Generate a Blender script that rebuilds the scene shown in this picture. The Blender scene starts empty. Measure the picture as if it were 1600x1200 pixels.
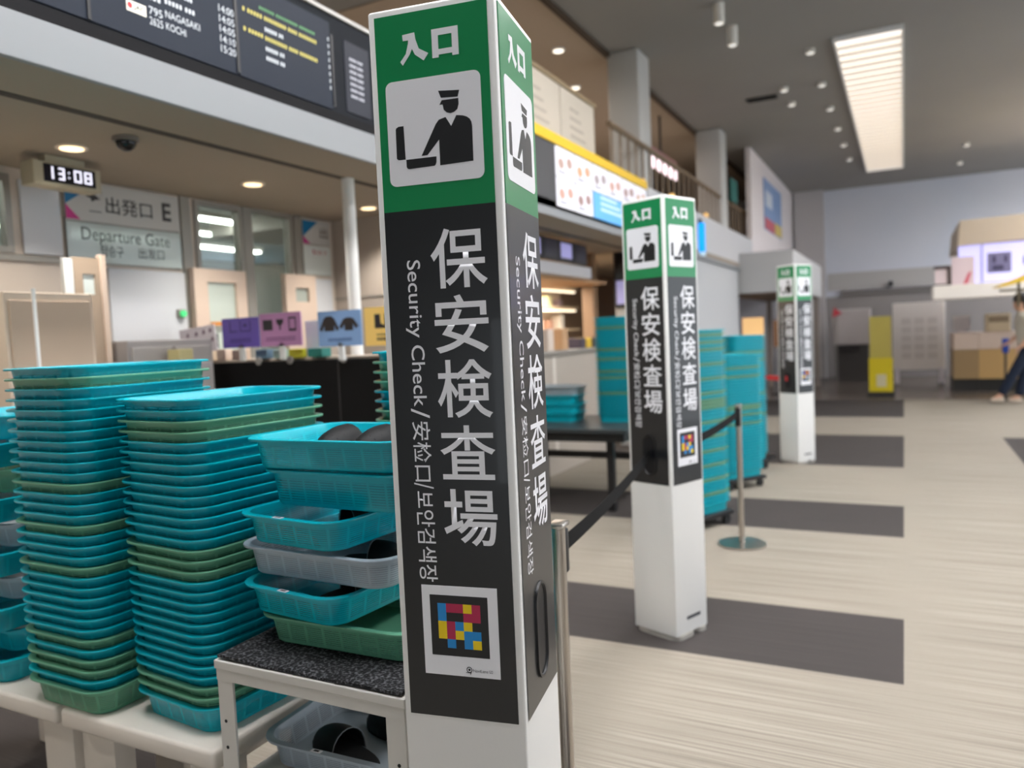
import bpy, bmesh, math, random
from mathutils import Matrix, Vector

random.seed(7)
SC = bpy.context.scene
COL = SC.collection
PI = math.pi

# ------------------------------------------------------------------ camera, world, light, exposure
YAW, PITCH, ROLL, FPX, EYE = -0.471952608, -0.0617993243, -0.0441887205, 1205.36, 1.55
fw = Vector((math.sin(YAW)*math.cos(PITCH), math.cos(YAW)*math.cos(PITCH), math.sin(PITCH)))
r0 = Vector((math.cos(YAW), -math.sin(YAW), 0)); u0 = r0.cross(fw)
rt = math.cos(ROLL)*r0 + math.sin(ROLL)*u0
up = -math.sin(ROLL)*r0 + math.cos(ROLL)*u0
cam = bpy.data.cameras.new('camera')
cam.sensor_width = 36.0
cam.lens = FPX*36/1600
cam.clip_end = 200
cam.dof.use_dof = True
cam.dof.focus_distance = 1.62
cam.dof.aperture_fstop = 2.4
cam_o = bpy.data.objects.new('camera', cam)
m3 = Matrix((rt, up, -fw)).transposed()
cam_o.matrix_world = Matrix.Translation((0, 0, EYE)) @ m3.to_4x4()
COL.objects.link(cam_o)
SC.camera = cam_o

w = bpy.data.worlds.new('world'); SC.world = w; w.use_nodes = True
w.node_tree.nodes['Background'].inputs[0].default_value = (0.86, 0.93, 1.0, 1)
w.node_tree.nodes['Background'].inputs[1].default_value = 1.55
SC.view_settings.view_transform = 'Standard'
SC.view_settings.look = 'None'
SC.view_settings.gamma = 1.0
SC.view_settings.exposure = 0.4
LUMINAIRE = 17.0       # emission of the unseen light boxes, set high to light the hall
LUMINAIRE_FAR = 0.80   # the far box, seen through its louvre


def lamp(name, kind, loc, energy, color=(1, 1, 1), size=1, size_y=None, rot=(0, 0, 0), parent=None):
    l = bpy.data.lights.new(name, kind); l.energy = energy; l.color = color
    if kind == 'AREA':
        l.shape = 'RECTANGLE'; l.size = size; l.size_y = size_y or size
    elif kind == 'SPOT':
        l.spot_size = 2.2; l.spot_blend = 0.6; l.shadow_soft_size = size
    else:
        l.shadow_soft_size = size
    o = bpy.data.objects.new(name, l); o.location = loc; o.rotation_euler = rot
    if parent: o.parent = parent
    COL.objects.link(o); return o


# ------------------------------------------------------------------ materials
def s2l(c):
    return tuple(((v/255)/12.92 if v/255 <= .04045 else ((v/255+.055)/1.055)**2.4) for v in c)


MATS = {}


def mat(name, rgb, rough=.5, metal=0., emit=0., spec=.5, trans=0., coat=0.):
    if name in MATS: return MATS[name]
    m = bpy.data.materials.new(name); m.use_nodes = True
    b = m.node_tree.nodes['Principled BSDF']
    c = s2l(rgb) + (1,)
    b.inputs['Base Color'].default_value = c
    b.inputs['Roughness'].default_value = rough
    b.inputs['Metallic'].default_value = metal
    b.inputs['Specular IOR Level'].default_value = spec
    b.inputs['Transmission Weight'].default_value = trans
    b.inputs['Coat Weight'].default_value = coat
    if emit:
        b.inputs['Emission Color'].default_value = c
        b.inputs['Emission Strength'].default_value = emit
    MATS[name] = m
    return m


def noise_mat(name, rgb_a, rgb_b, scale=(1, 1, 1), nscale=5., rough=.6, bump=0., detail=4., spec=.4, lo=.35, hi=.65):
    if name in MATS: return MATS[name]
    m = mat(name, rgb_a, rough, spec=spec)
    nt = m.node_tree; N = nt.nodes; L = nt.links
    b = N['Principled BSDF']
    tc = N.new('ShaderNodeTexCoord'); mp = N.new('ShaderNodeMapping'); mp.inputs['Scale'].default_value = scale
    nz = N.new('ShaderNodeTexNoise'); nz.inputs['Scale'].default_value = nscale; nz.inputs['Detail'].default_value = detail
    cr = N.new('ShaderNodeValToRGB')
    cr.color_ramp.elements[0].position = lo; cr.color_ramp.elements[0].color = s2l(rgb_a)+(1,)
    cr.color_ramp.elements[1].position = hi; cr.color_ramp.elements[1].color = s2l(rgb_b)+(1,)
    L.new(tc.outputs['Object'], mp.inputs[0]); L.new(mp.outputs[0], nz.inputs['Vector'])
    L.new(nz.outputs[0], cr.inputs[0]); L.new(cr.outputs[0], b.inputs['Base Color'])
    if bump:
        bp = N.new('ShaderNodeBump'); bp.inputs['Strength'].default_value = bump; bp.inputs['Distance'].default_value = .01
        L.new(nz.outputs[0], bp.inputs['Height']); L.new(bp.outputs[0], b.inputs['Normal'])
    return m


def tray_mat(name, rgb, rough=.32, alpha_all=1.0, open_slits=.55):
    """Injection moulded plastic; walls carry rows of fine slits between ribs (UV: metres round the wall, height)."""
    if name in MATS: return MATS[name]
    m = mat(name, rgb, rough)
    nt = m.node_tree; N = nt.nodes; L = nt.links; b = N['Principled BSDF']
    uv = N.new('ShaderNodeUVMap'); uv.uv_map = 'wall'
    sx = N.new('ShaderNodeSeparateXYZ'); L.new(uv.outputs[0], sx.inputs[0])

    def math_(op, a, v):
        n = N.new('ShaderNodeMath'); n.operation = op
        if hasattr(a, 'links'): L.new(a, n.inputs[0])
        else: n.inputs[0].default_value = a
        if hasattr(v, 'links'): L.new(v, n.inputs[1])
        else: n.inputs[1].default_value = v
        return n.outputs[0]
    row = math_('GREATER_THAN', math_('FRACT', math_('DIVIDE', sx.outputs[1], .0056), 0), .56)
    rib = math_('LESS_THAN', math_('FRACT', math_('DIVIDE', sx.outputs[0], .056), 0), .86)
    lo = math_('GREATER_THAN', sx.outputs[1], .010)
    hi = math_('LESS_THAN', sx.outputs[1], .060)
    k = math_('MULTIPLY', math_('MULTIPLY', row, rib), math_('MULTIPLY', lo, hi))
    tr = N.new('ShaderNodeBsdfTransparent'); mx = N.new('ShaderNodeMixShader')
    k2 = math_('MULTIPLY', k, open_slits)
    k3 = math_('ADD', k2, 1-alpha_all)
    L.new(k3, mx.inputs[0]); L.new(b.outputs[0], mx.inputs[1]); L.new(tr.outputs[0], mx.inputs[2])
    L.new(mx.outputs[0], N['Material Output'].inputs['Surface'])
    return m


WHITE = mat('white_powder_coat', (232, 231, 228), .38)
GREEN = mat('panel_green', (6, 132, 76), .35, coat=.15)
BLACK = mat('panel_charcoal', (31, 33, 35), .33, coat=.2)
PWHITE = mat('print_white', (236, 236, 240), .4)
PBLACK = mat('print_black', (22, 23, 25), .45)
RUB = mat('black_rubber', (22, 22, 23), .6)
BLKPL = mat('black_plastic', (24, 24, 26), .4)
STEEL = mat('brushed_steel', (190, 184, 176), .28, metal=1.)
TEAL = tray_mat('teal_plastic', (0, 166, 182), rough=.26, open_slits=.42)
SAGE = tray_mat('sage_plastic', (100, 162, 132), rough=.26, open_slits=.42)
GREY = tray_mat('grey_plastic', (170, 182, 192), alpha_all=.88, open_slits=.42)
TEALF = mat('teal_plastic_far', (0, 168, 184), .3)
SAGEF = mat('sage_plastic_far', (112, 160, 128), .35)
GREYF = mat('grey_plastic_far', (150, 160, 165), .35)
CREAM = mat('cream_laminate', (222, 214, 203), .4)
CREAMM = mat('cream_metal', (206, 203, 196), .45)
MATB = noise_mat('black_mat', (20, 20, 22), (104, 104, 108), nscale=130, rough=.95, bump=.8, lo=.48, hi=.66)
BEIGEW = mat('beige_wall_panel', (204, 192, 180), .55)
GREYW = mat('grey_wall_panel', (190, 190, 190), .55)
CEIL = noise_mat('ceiling_paint', (140, 137, 133), (145, 142, 137), nscale=.5, rough=.8)
SOFF = noise_mat('soffit_paint', (152, 140, 125), (157, 144, 129), nscale=.7, rough=.8)
ALU = mat('aluminium_frame', (150, 146, 138), .45, metal=.3)
GLASS = mat('window_glass', (225, 238, 235), .03, trans=1.0, spec=.5)
TAN = mat('tan_door', (214, 192, 174), .5)
DARKG = mat('dark_grey_laminate', (52, 58, 60), .4)


# ------------------------------------------------------------------ mesh helpers
def build(name, bm, m, parent=None, smooth=False, loc=None, rz=0):
    me = bpy.data.meshes.new(name)
    bmesh.ops.recalc_face_normals(bm, faces=bm.faces)
    bm.to_mesh(me); bm.free()
    for mm in (m if isinstance(m, (list, tuple)) else [m]): me.materials.append(mm)
    if smooth:
        for p in me.polygons: p.use_smooth = True
        if smooth != 'all':
            me.set_sharp_from_angle(angle=math.radians(38))
    o = bpy.data.objects.new(name, me); COL.objects.link(o)
    if loc: o.location = loc
    o.rotation_euler.z = rz
    if parent: o.parent = parent
    return o


def tag(o, label=None, cat=None, group=None, kind=None):
    if label: o['label'] = label
    if cat: o['category'] = cat
    if group: o['group'] = group
    if kind: o['kind'] = kind
    return o


def empty(name, loc, label, cat, rz=0, group=None):
    o = bpy.data.objects.new(name, None); o.empty_display_size = .1
    o.location = loc; o.rotation_euler.z = rz; COL.objects.link(o)
    return tag(o, label, cat, group)


def struct(name, bm, m, smooth=False):
    o = build(name, bm, m, smooth=smooth); o['kind'] = 'structure'; return o


def box(bm, a, b, bev=0., seg=2, mi=0):
    a = Vector(a); b = Vector(b)
    r = bmesh.ops.create_cube(bm, size=1)
    vs = r['verts']
    bmesh.ops.scale(bm, vec=[max(abs(b[i]-a[i]), 1e-5) for i in range(3)], verts=vs)
    bmesh.ops.translate(bm, vec=(a+b)/2, verts=vs)
    fs = {f for v in vs for f in v.link_faces}
    for f in fs: f.material_index = mi
    if bev:
        es = list({e for v in vs for e in v.link_edges})
        bmesh.ops.bevel(bm, geom=es, offset=bev, segments=seg, affect='EDGES', profile=.5)
    return bm


def bx(a, b, bev=0., seg=2):
    return box(bmesh.new(), a, b, bev, seg)


def cyl(bm, c, r, h, n=24, r2=None, axis='z', bev=0):
    r_ = bmesh.ops.create_cone(bm, cap_ends=True, segments=n, radius1=r, radius2=r if r2 is None else r2, depth=h)
    vs = r_['verts']
    if axis == 'x': bmesh.ops.rotate(bm, cent=(0, 0, 0), matrix=Matrix.Rotation(PI/2, 3, 'Y'), verts=vs)
    if axis == 'y': bmesh.ops.rotate(bm, cent=(0, 0, 0), matrix=Matrix.Rotation(-PI/2, 3, 'X'), verts=vs)
    bmesh.ops.translate(bm, vec=Vector(c), verts=vs)
    return bm


def cy(*a, **k):
    return cyl(bmesh.new(), *a, **k)


def ball(bm, c, r, sc=(1, 1, 1), u=20, v=12):
    r_ = bmesh.ops.create_uvsphere(bm, u_segments=u, v_segments=v, radius=r)
    bmesh.ops.scale(bm, vec=sc, verts=r_['verts']); bmesh.ops.translate(bm, vec=Vector(c), verts=r_['verts'])
    return bm


def rrect(w, l, r, n=6):
    pts = []
    for cx, cy_, a0 in ((w/2-r, l/2-r, 0), (-w/2+r, l/2-r, PI/2), (-w/2+r, -l/2+r, PI), (w/2-r, -l/2+r, 1.5*PI)):
        for i in range(n):
            a = a0 + PI/2*i/(n-1)
            pts.append((cx+r*math.cos(a), cy_+r*math.sin(a)))
    return pts


def plate(bm, pts, z0, z1, mi=0):
    """Extruded outline in the local XY plane."""
    lo = [bm.verts.new((x, y, z0)) for x, y in pts]; hi = [bm.verts.new((x, y, z1)) for x, y in pts]
    n = len(pts)
    fs = [bm.faces.new(hi), bm.faces.new(lo[::-1])]
    for i in range(n): fs.append(bm.faces.new((lo[i], lo[(i+1) % n], hi[(i+1) % n], hi[i])))
    for f in fs: f.material_index = mi
    return bm


def rectpts(x0, y0, x1, y1): return [(x0, y0), (x1, y0), (x1, y1), (x0, y1)]


# frame of a vertical face: local x to the viewer's right, y up, z outwards
def face_frame(origin, facing):
    u, n = {'-y': ((1, 0, 0), (0, -1, 0)), '+x': ((0, 1, 0), (1, 0, 0)), '+y': ((-1, 0, 0), (0, 1, 0)), '-x': ((0, -1, 0), (-1, 0, 0))}[facing]
    m = Matrix((u, (0, 0, 1), n)).transposed().to_4x4()
    return Matrix.Translation(origin) @ m


def put(bm, M):
    bmesh.ops.transform(bm, matrix=M, verts=bm.verts); return bm


TXT = {}


def text_bm(body, x0, y0, x1, y1, bold=0., down=False, z=.0006, spacing=1.):
    """Lettering filled flat, fitted into the box; down=True runs downwards with the tops to the right."""
    key = (body, bold, spacing)
    if key not in TXT:
        cu = bpy.data.curves.new('lettering', 'FONT'); cu.body = body; cu.size = 1; cu.offset = bold; cu.space_character = spacing
        cu.resolution_u = 4
        o = bpy.data.objects.new('lettering', cu); COL.objects.link(o)
        dg = bpy.context.evaluated_depsgraph_get()
        me = bpy.data.meshes.new_from_object(o.evaluated_get(dg))
        bpy.data.objects.remove(o); bpy.data.curves.remove(cu)
        TXT[key] = me
    bm = bmesh.new(); bm.from_mesh(TXT[key])
    if down: bmesh.ops.rotate(bm, cent=(0, 0, 0), matrix=Matrix.Rotation(-PI/2, 3, 'Z'), verts=bm.verts)
    xs = [v.co.x for v in bm.verts]; ys = [v.co.y for v in bm.verts]
    a, b, c, d = min(xs), max(xs), min(ys), max(ys)
    for v in bm.verts:
        v.co = Vector((x0+(v.co.x-a)/(b-a)*(x1-x0), y0+(v.co.y-c)/(d-c)*(y1-y0), z))
    return bm


def join(*bms):
    out = bmesh.new()
    for b in bms:
        me = bpy.data.meshes.new('tmp'); b.to_mesh(me); b.free(); out.from_mesh(me); bpy.data.meshes.remove(me)
    return out


def copy_tree(o, parent=None):
    c = o.copy(); COL.objects.link(c)
    if parent: c.parent = parent
    for ch in [x for x in o.children]: copy_tree(ch, c)
    return c


# ------------------------------------------------------------------ room shell
XL, XR, YN, YF, ZC = -4.38, 7.0, -3.5, 23.5, 5.2
XF = -2.77           # front line of the soffit and its fascia
ZS = 2.6             # soffit height


def carpet(name, a, b, n2, streak):
    m = noise_mat(name, a, b, scale=(.4, 80, 1), nscale=2.2, rough=.85, detail=5., lo=.40, hi=.60, bump=.25 if streak else .1, spec=.25)
    nt = m.node_tree; N = nt.nodes; L = nt.links
    tc = [n for n in N if n.type == 'TEX_COORD'][0]
    big = N.new('ShaderNodeTexNoise'); big.inputs['Scale'].default_value = .8
    L.new(tc.outputs['Object'], big.inputs['Vector'])
    cr = [n for n in N if n.type == 'VALTORGB'][0]
    mx = N.new('ShaderNodeMixRGB'); mx.blend_type = 'MIX'
    mx.inputs[2].default_value = s2l(n2)+(1,)
    mp = N.new('ShaderNodeMapRange'); mp.inputs[1].default_value = .45; mp.inputs[2].default_value = .75; mp.inputs[4].default_value = .45
    L.new(big.outputs[0], mp.inputs[0]); L.new(mp.outputs[0], mx.inputs[0])
    L.new(cr.outputs[0], mx.inputs[1]); L.new(mx.outputs[0], N['Principled BSDF'].inputs['Base Color'])
    return m


CARP = carpet('carpet_beige', (120, 112, 101), (160, 152, 139), (147, 138, 125), True)
CARD = carpet('carpet_charcoal', (58, 54, 52), (65, 60, 58), (72, 66, 64), False)
FARF = mat('far_floor_stone', (112, 102, 94), .25)
xs = [-9.5, -2.45, -.018, 1.09, 7.0]
ys = [-3.5, 1.05, 1.85, 3.57, 4.371, 6.048, 7.081, 8.948, 11.406, 13.592, 16.6, 24.0]
bm = bmesh.new()
for i in range(len(xs)-1):
    for j in range(len(ys)-1):
        f = bm.faces.new([bm.verts.new((x, y, 0)) for x, y in ((xs[i], ys[j]), (xs[i+1], ys[j]), (xs[i+1], ys[j+1]), (xs[i], ys[j+1]))])
        dark = i < 2 and j in (1, 3, 5, 7, 9)
        if i == 3: dark = j in (1, 3, 5, 6, 7)
        if xs[i+1] < -2.4 and j in (1, 2): dark = True
        f.material_index = 2 if j >= 10 else (1 if dark else 0)
bmesh.ops.remove_doubles(bm, verts=bm.verts, dist=1e-4)
struct('floor', bm, [CARP, CARD, FARF])
struct('ceiling', bx((-6.6, YN, ZC), (XR+3, 24, ZC+.12)), CEIL)
MEZC = mat('mezzanine_ceiling_paint', (176, 158, 138), .8)
struct('trim_1', bx((-6.6, 7, ZC-.012), (-3.47, 24, ZC)), MEZC)
struct('trim_2', bx((-3.47, -3, ZC-.05), (-3.40, 24, ZC-.001)), mat('slot_brown', (70, 56, 42), .8))
FARW = noise_mat('far_wall_paint', (200, 206, 218), (212, 213, 220), nscale=.25, rough=.7)
struct('wall_far', bx((-9.5, YF, 0), (XR+3, YF+.2, ZC+.1)), FARW)
bm = bx((-9.5, YN-.2, 0), (XR, YN, .3)); box(bm, (-9.5, YN-.2, 1.7), (XR, YN, ZC)); box(bm, (-9.5, YN-.2, .3), (-1.6, YN, 1.7))  # unseen back wall; its low opening is shaped to let light in from behind
for q in range(4): box(bm, (-1.6+q*2.5, YN-.2, .3), (-1.5+q*2.5, YN, 1.7))
struct('wall_back', bm, mat('back_wall_paint', (96, 94, 92), .8))
struct('wall_right_blocker', bx((XR, YN, 0), (XR+.2, 2.5, ZC)), mat('back_wall_paint', (96, 94, 92)))  # unseen short wall added to block light from the near right
struct('wall_mezzanine', bx((-6.7, -3.4, 3.0), (-6.6, 23.4, ZC)), mat('mezzanine_wall_brown', (168, 150, 130), .8))
# soffit and its groove, mezzanine slab edge
bm = bx((XL-.06, YN, ZS), (XF, 6.0, ZS+.14)); box(bm, (-5.2, 6.0, ZS), (XF, YF, ZS+.14))
struct('trim_3', bm, SOFF)
bm = bmesh.new(); box(bm, (-3.20, YN, ZS-.003), (-3.145, 11, ZS+.01))
struct('trim_4', bm, mat('groove_shadow_gap', (70, 64, 58), .9))
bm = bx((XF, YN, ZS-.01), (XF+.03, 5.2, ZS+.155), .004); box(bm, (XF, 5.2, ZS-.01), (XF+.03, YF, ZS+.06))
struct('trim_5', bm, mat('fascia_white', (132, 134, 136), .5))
bm = bx((XL-.06, YN, 2.745), (XF-.05, 6.0, 3.3)); box(bm, (-6.6, 6.0, 2.745), (XF-.05, YF, 3.3))
struct('trim_6', bm, mat('mezzanine_slab', (170, 166, 160), .7))

# gate wall at XL, window openings left free
WPAN = mat('gate_wall_white_panel', (206, 208, 212), .5)
GWALL = BEIGEW


def wallpiece(bm, y0, y1, z0, z1, x=XL, t=.06): box(bm, (x-t, y0, z0), (x, y1, z1))


holes = [(1.2, 2.6, 2.13, 2.56), (2.90, 3.70, 2.10, 2.36), (3.84, 4.275, 1.0, 2.59), (4.335, 4.80, 1.0, 2.60), (4.905, 5.24, 2.13, 2.37)]
bm = bmesh.new()
edges = [YN, 1.2, 2.6, 2.90, 3.70, 3.84, 4.275, 4.335, 4.80, 4.905, 5.24, 6.0]
for a, b in zip(edges[:-1], edges[1:]):
    hz = [h for h in holes if abs(h[0]-a) < 1e-6]
    if hz:
        wallpiece(bm, a, b, 0, hz[0][2]); wallpiece(bm, a, b, hz[0][3], ZS)
    else:
        wallpiece(bm, a, b, 0, ZS)
struct('wall_left', bm, GWALL)
for k, (a, b, z0, z1) in enumerate(holes):
    bm = bmesh.new(); t = .035
    for p, q in (((a, z0), (b, z0+t)), ((a, z1-t), (b, z1)), ((a, z0+t), (a+t, z1-t)), ((b-t, z0+t), (b, z1-t))):
        box(bm, (XL-.055, p[0], p[1]), (XL+.015, q[0], q[1]))
    wo = struct('window_%d' % (k+1), bm, ALU)
    build('pane', bx((XL-.03, a+t, z0+t), (XL-.024, b-t, z1-t)), GLASS, wo)
# white band panels of the wall
for k, (a, b, z0, z1, m) in enumerate([(2.65, 2.875, 2.13, 2.54, WPAN), (1.0, 3.14, 2.085, 2.12, ALU), (3.15, 3.72, 1.62, 2.08, WPAN), (3.72, 3.80, .0, 2.6, ALU),
                                       (4.278, 4.334, 0, 2.6, ALU), (4.98, 5.24, 1.55, 2.10, WPAN), (4.82, 4.90, 2.1, 2.6, ALU)]):
    struct('trim_%d' % (k+7), bx((XL, a, z0), (XL+.02, b, z1), .004), m)
struct('wall_return', bx((XL, 5.3, 0), (-3.25, 5.36, ZS)), mat('return_wall_paint', (176, 164, 152), .6))
struct('trim_14', bx((XL, 5.292, 1.93), (-3.25, 5.3, 1.945)), ALU)
# the room beyond the gate windows
struct('wall_beyond', bx((-9.5, -3.4, 0), (-9.4, 12, 3.2)), mat('beyond_wall', (214, 222, 220), .7))
struct('ceiling_beyond', bx((-9.4, -3.4, 2.9), (XL-.07, 12, 2.94)), mat('beyond_ceiling', (150, 155, 152), .8))
for k, (x, y0, y1) in enumerate([(-6.2, .6, 9.4), (-7.0, .6, 9.4), (-7.9, .6, 8.0)]):
    t = empty('strip_light', (x, (y0+y1)/2, 2.86), ['bright linear ceiling light nearest the gate windows, in the room beyond', 'middle one of the linear ceiling lights beyond the gate windows',
                                                    'linear ceiling light deepest in the room beyond the gate windows'][k], 'ceiling light', group='linear lights beyond the gate windows')
    h = (y1-y0)/2
    build('housing', bx((-.07, -h, 0), (.07, h, .04)), WHITE, t)
    build('diffuser', bx((-.05, -h+.02, -.02), (.05, h-.02, 0)), mat('strip_glow', (255, 252, 244), .5, emit=16.), t)
for k, (y0, y1, z0, z1) in enumerate([(8.1, 9.2, 1.9, 2.75), (6.2, 7.1, 2.2, 2.80)]):
    wo = struct('window_%d' % (k+6), bx((-9.4, y0-.05, z0-.05), (-9.36, y1+.05, z1+.05)), ALU)
    build('pane', bx((-9.36, y0, z0), (-9.35, y1, z1)), mat('daylight_pane', (196, 226, 250), .3, emit=2.2), wo)

# left wall beyond the shops and the mezzanine side walls
UPW = mat('upper_wall_white', (224, 216, 216), .6)
struct('wall_left_far', bx((XF-.1, 16.6, 2.76), (XF, YF, ZC)), UPW)
struct('wall_left_low', bx((XF-.1, 11.7, 0), (XF-.01, 15.0, ZS)), mat('grey_white_render', (186, 188, 190), .6))
struct('wall_shop_back', bx((-5.2, 6.2, 0), (-5.1, 23.4, ZS)), mat('shop_back_wall', (150, 122, 96), .7))
struct('wall_fascia', bx((XF-.05, 9.3, 2.665), (XF-.002, 16.6, 3.3)), mat('fascia_grey_white', (196, 196, 198), .6))
struct('trim_15', bx((-1.55, YF-.12, 2.24), (1.2, YF, 2.40)), mat('far_beam_grey', (112, 108, 106), .5))
struct('trim_16', bx((-1.9, YF-.03, 2.42), (1.3, YF, 2.9)), mat('far_panel_grey', (176, 174, 172), .6))
struct('trim_18', bx((-1.95, YF-.06, 0), (4.5, YF, 2.24)), mat('far_dado_grey', (142, 137, 135), .6))
struct('trim_17', bx((-2.72, YF-.35, 0), (-1.95, YF, ZC)), mat('far_pilaster', (186, 182, 182), .6))

# ------------------------------------------------------------------ ceiling luminaires and fittings
GLOW = mat('luminaire_glow', (252, 252, 255), .5, emit=LUMINAIRE)
GLOWF = mat('luminaire_glow_far', (255, 246, 236), .5, emit=LUMINAIRE_FAR)


def light_box(x0, x1, y0, y1, label, glow=GLOW):
    t = empty('ceiling_light', ((x0+x1)/2, (y0+y1)/2, ZC), label, 'ceiling light', group='long louvred ceiling lights')
    a, b = (x1-x0)/2, (y1-y0)/2
    bm = bmesh.new()
    for p, q in (((-a-.03, -b-.03), (a+.03, -b)), ((-a-.03, b), (a+.03, b+.03)), ((-a-.03, -b), (-a, b)), ((a, -b), (a+.03, b))):
        box(bm, (p[0], p[1], -.06), (q[0], q[1], 0))
    build('frame', bm, WHITE, t)
    build('diffuser', bx((-a, -b, -.02), (a, b, -.005)), glow, t)
    bm = bmesh.new(); n = int((y1-y0)/.30)
    for i in range(1, n):
        y = -b + (y1-y0)*i/n
        box(bm, (-a, y-.012, -.075), (a, y+.012, -.021))
    build('louvre', bm, mat('louvre_white', (235, 228, 218), .5), t)
    return t


light_box(-.75, .01, 11.05, 20.9, 'long louvred light box glowing in the grey hall ceiling', GLOWF)
light_box(-.75, .01, .6, 8.2, 'unseen louvred ceiling light box added above the stripes nearest the pillars')  # added out of view, much brighter than the visible box
light_box(2.75, 3.51, 1.4, 8.2, 'unseen louvred ceiling light box added over the right of the hall, near end')  # out of view, added to light surfaces from the right
light_box(2.75, 3.51, 11.05, 20.9, 'unseen louvred ceiling light box added over the counters, far end')  # placed just outside the view to brighten the far hall

light_box(5.6, 6.36, 11.05, 20.9, 'unseen louvred ceiling light box added along the right edge of the hall')  # extra unseen box, put in for more light on the far objects
light_box(-2.15, -1.39, -.4, 2.6, 'long louvred ceiling light box above the tray stacks')

spots_c = [(-1.077, 11.31), (-1.077, 12.94), (-1.08, 14.46), (-1.071, 16.04), (-1.067, 17.54), (-1.053, 19.18), (1.22, 19.26), (1.224, 21.44), (-1.83, 9.14), (-1.83, 9.92), (-1.615, 12.86), (-1.614, 13.77)]
names_c = ['first and nearest', 'second', 'third', 'fourth', 'fifth', 'sixth and farthest']
for k, (x, y) in enumerate(spots_c):
    if k < 6: lb = 'small round ceiling fitting, %s along the left of the light box' % names_c[k]
    elif k < 8: lb = 'small round ceiling fitting right of the light box, %s' % ('nearer one' if k == 6 else 'farther one')
    elif k < 10: lb = 'white cylinder spotlight under the hall ceiling near the first column, %s' % ('nearer one' if k == 8 else 'farther one')
    else: lb = 'white ceiling fitting beside the dark vent, %s' % ('nearer one' if k == 10 else 'farther one')
    t = empty('ceiling_spotlight', (x, y, ZC), lb, 'ceiling spotlight', group='small ceiling fittings')
    dl = .22 if k in (8, 9) else .05
    build('housing', cy((0, 0, -dl/2), .06, dl, 20), mat('fitting_white', (226, 222, 214), .5), t, smooth=True)
    build('lens', cy((0, 0, -dl-.004), .045, .008, 20), mat('lens_pale', (240, 236, 228), .3, emit=.6), t)
t = empty('ceiling_vent', (-2.0, 13.22, ZC), 'dark rectangular vent slot in the grey hall ceiling', 'vent')
build('frame', bx((-.24, -.1, -.02), (.24, .1, 0), .004), BLKPL, t)
bm = bmesh.new()
for i in range(4): box(bm, (-.22, -.075+i*.045, -.03), (.22, -.06+i*.045, -.02))
build('slats', bm, mat('vent_slats', (44, 42, 40), .6), t)
for k, (x, y) in enumerate([(-3.91, 9.38), (-4.3, 10.9)]):
    t = empty('mezzanine_downlight', (x, y, ZC-.012), 'small pale round lamp in the brownish ceiling left of the first column' if k == 0 else 'small pale round lamp partly behind the first column', 'ceiling light', group='lamps in the mezzanine ceiling')
    build('trim_ring', cy((0, 0, -.01), .085, .02, 20), WHITE, t)
    build('lens', cy((0, 0, -.022), .065, .006, 20), mat('mezz_lens', (250, 240, 222), .4, emit=1.6), t)
lamp('mezzanine_light', 'AREA', (-5.0, 11, 4.9), 80, (1, .9, .8), 2, 10)

# downlights in the soffit
dl_spots = [(-3.72, 1.35), (-3.725, 2.541), (-3.702, 3.734), (-3.70, 4.93), (-3.70, 6.9), (-3.7, 8.1), (-3.7, .15)]
for k, (x, y) in enumerate(dl_spots):
    lb = {0: 'warm recessed downlight in the soffit left of the frame edge', 1: 'warm recessed downlight in the soffit above the digital clock', 2: 'warm recessed downlight in the soffit left of the white pole',
          3: 'warm recessed downlight in the soffit behind the white pole', 4: 'warm recessed downlight over the shop counter, nearer one', 5: 'warm recessed downlight over the shop counter, farther one',
          6: 'warm recessed downlight in the soffit farthest to the near left'}[k]
    t = empty('downlight', (x, y, ZS), lb, 'downlight', group='soffit downlights')
    build('trim_ring', cy((0, 0, -.005), .075, .01, 28), mat('downlight_trim', (210, 196, 176), .4), t, smooth=True)
    build('lens', cy((0, 0, -.012), .055, .006, 24), mat('downlight_lens', (255, 226, 180), .4, emit=1.6), t)
    lamp('downlight_beam', 'SPOT', (0, 0, -.03), 46, (1, .95, .88), .06, parent=t)

t = empty('dome_camera', (-3.377, 2.586, ZS), 'black dome security camera under the grey soffit', 'security camera')
build('base', cy((0, 0, -.01), .06, .02, 24), mat('camera_base', (120, 112, 104), .5), t)
bm = ball(bmesh.new(), (0, 0, -.02), .048); build('dome', bm, mat('camera_dome', (18, 16, 16), .15), t, smooth='all')

# ------------------------------------------------------------------ digital clock
t = empty('digital_clock', (-4.0, 2.665, 2.50), 'hanging digital clock in a beige case reading 13:08', 'clock')
build('case', bx((-.06, -.175, -.062), (.05, .175, .062), .006), mat('clock_case', (176, 166, 142), .5), t)
build('display', bx((.05, -.125, -.042), (.053, .14, .05)), mat('clock_display', (14, 12, 26), .2), t)
CLK = mat('clock_digits', (240, 238, 255), .4, emit=.85)
M = face_frame((.0535, 0, 0), '+x')
SEG = {'1': 'bc', '3': 'abgcd', '0': 'abcdef', '8': 'abcdefg'}
wd, hg, th = .040, .064, .0095
rects = {'a': (th, hg-th, wd-th, hg), 'd': (th, 0, wd-th, th), 'g': (th, hg/2-th/2, wd-th, hg/2+th/2), 'f': (0, hg/2, th, hg), 'e': (0, 0, th, hg/2), 'b': (wd-th, hg/2, wd, hg), 'c': (wd-th, 0, wd, hg/2)}
for ch, u in (('1', -.118), ('3', -.062), ('0', .026), ('8', .080)):
    bm = bmesh.new()
    for s_ in SEG[ch]:
        x0, y0, x1, y1 = rects[s_]; plate(bm, rectpts(u+x0, y0-.026, u+x1, y1-.026), 0, .001)
    build('digit', put(bm, M), CLK, t)
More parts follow.
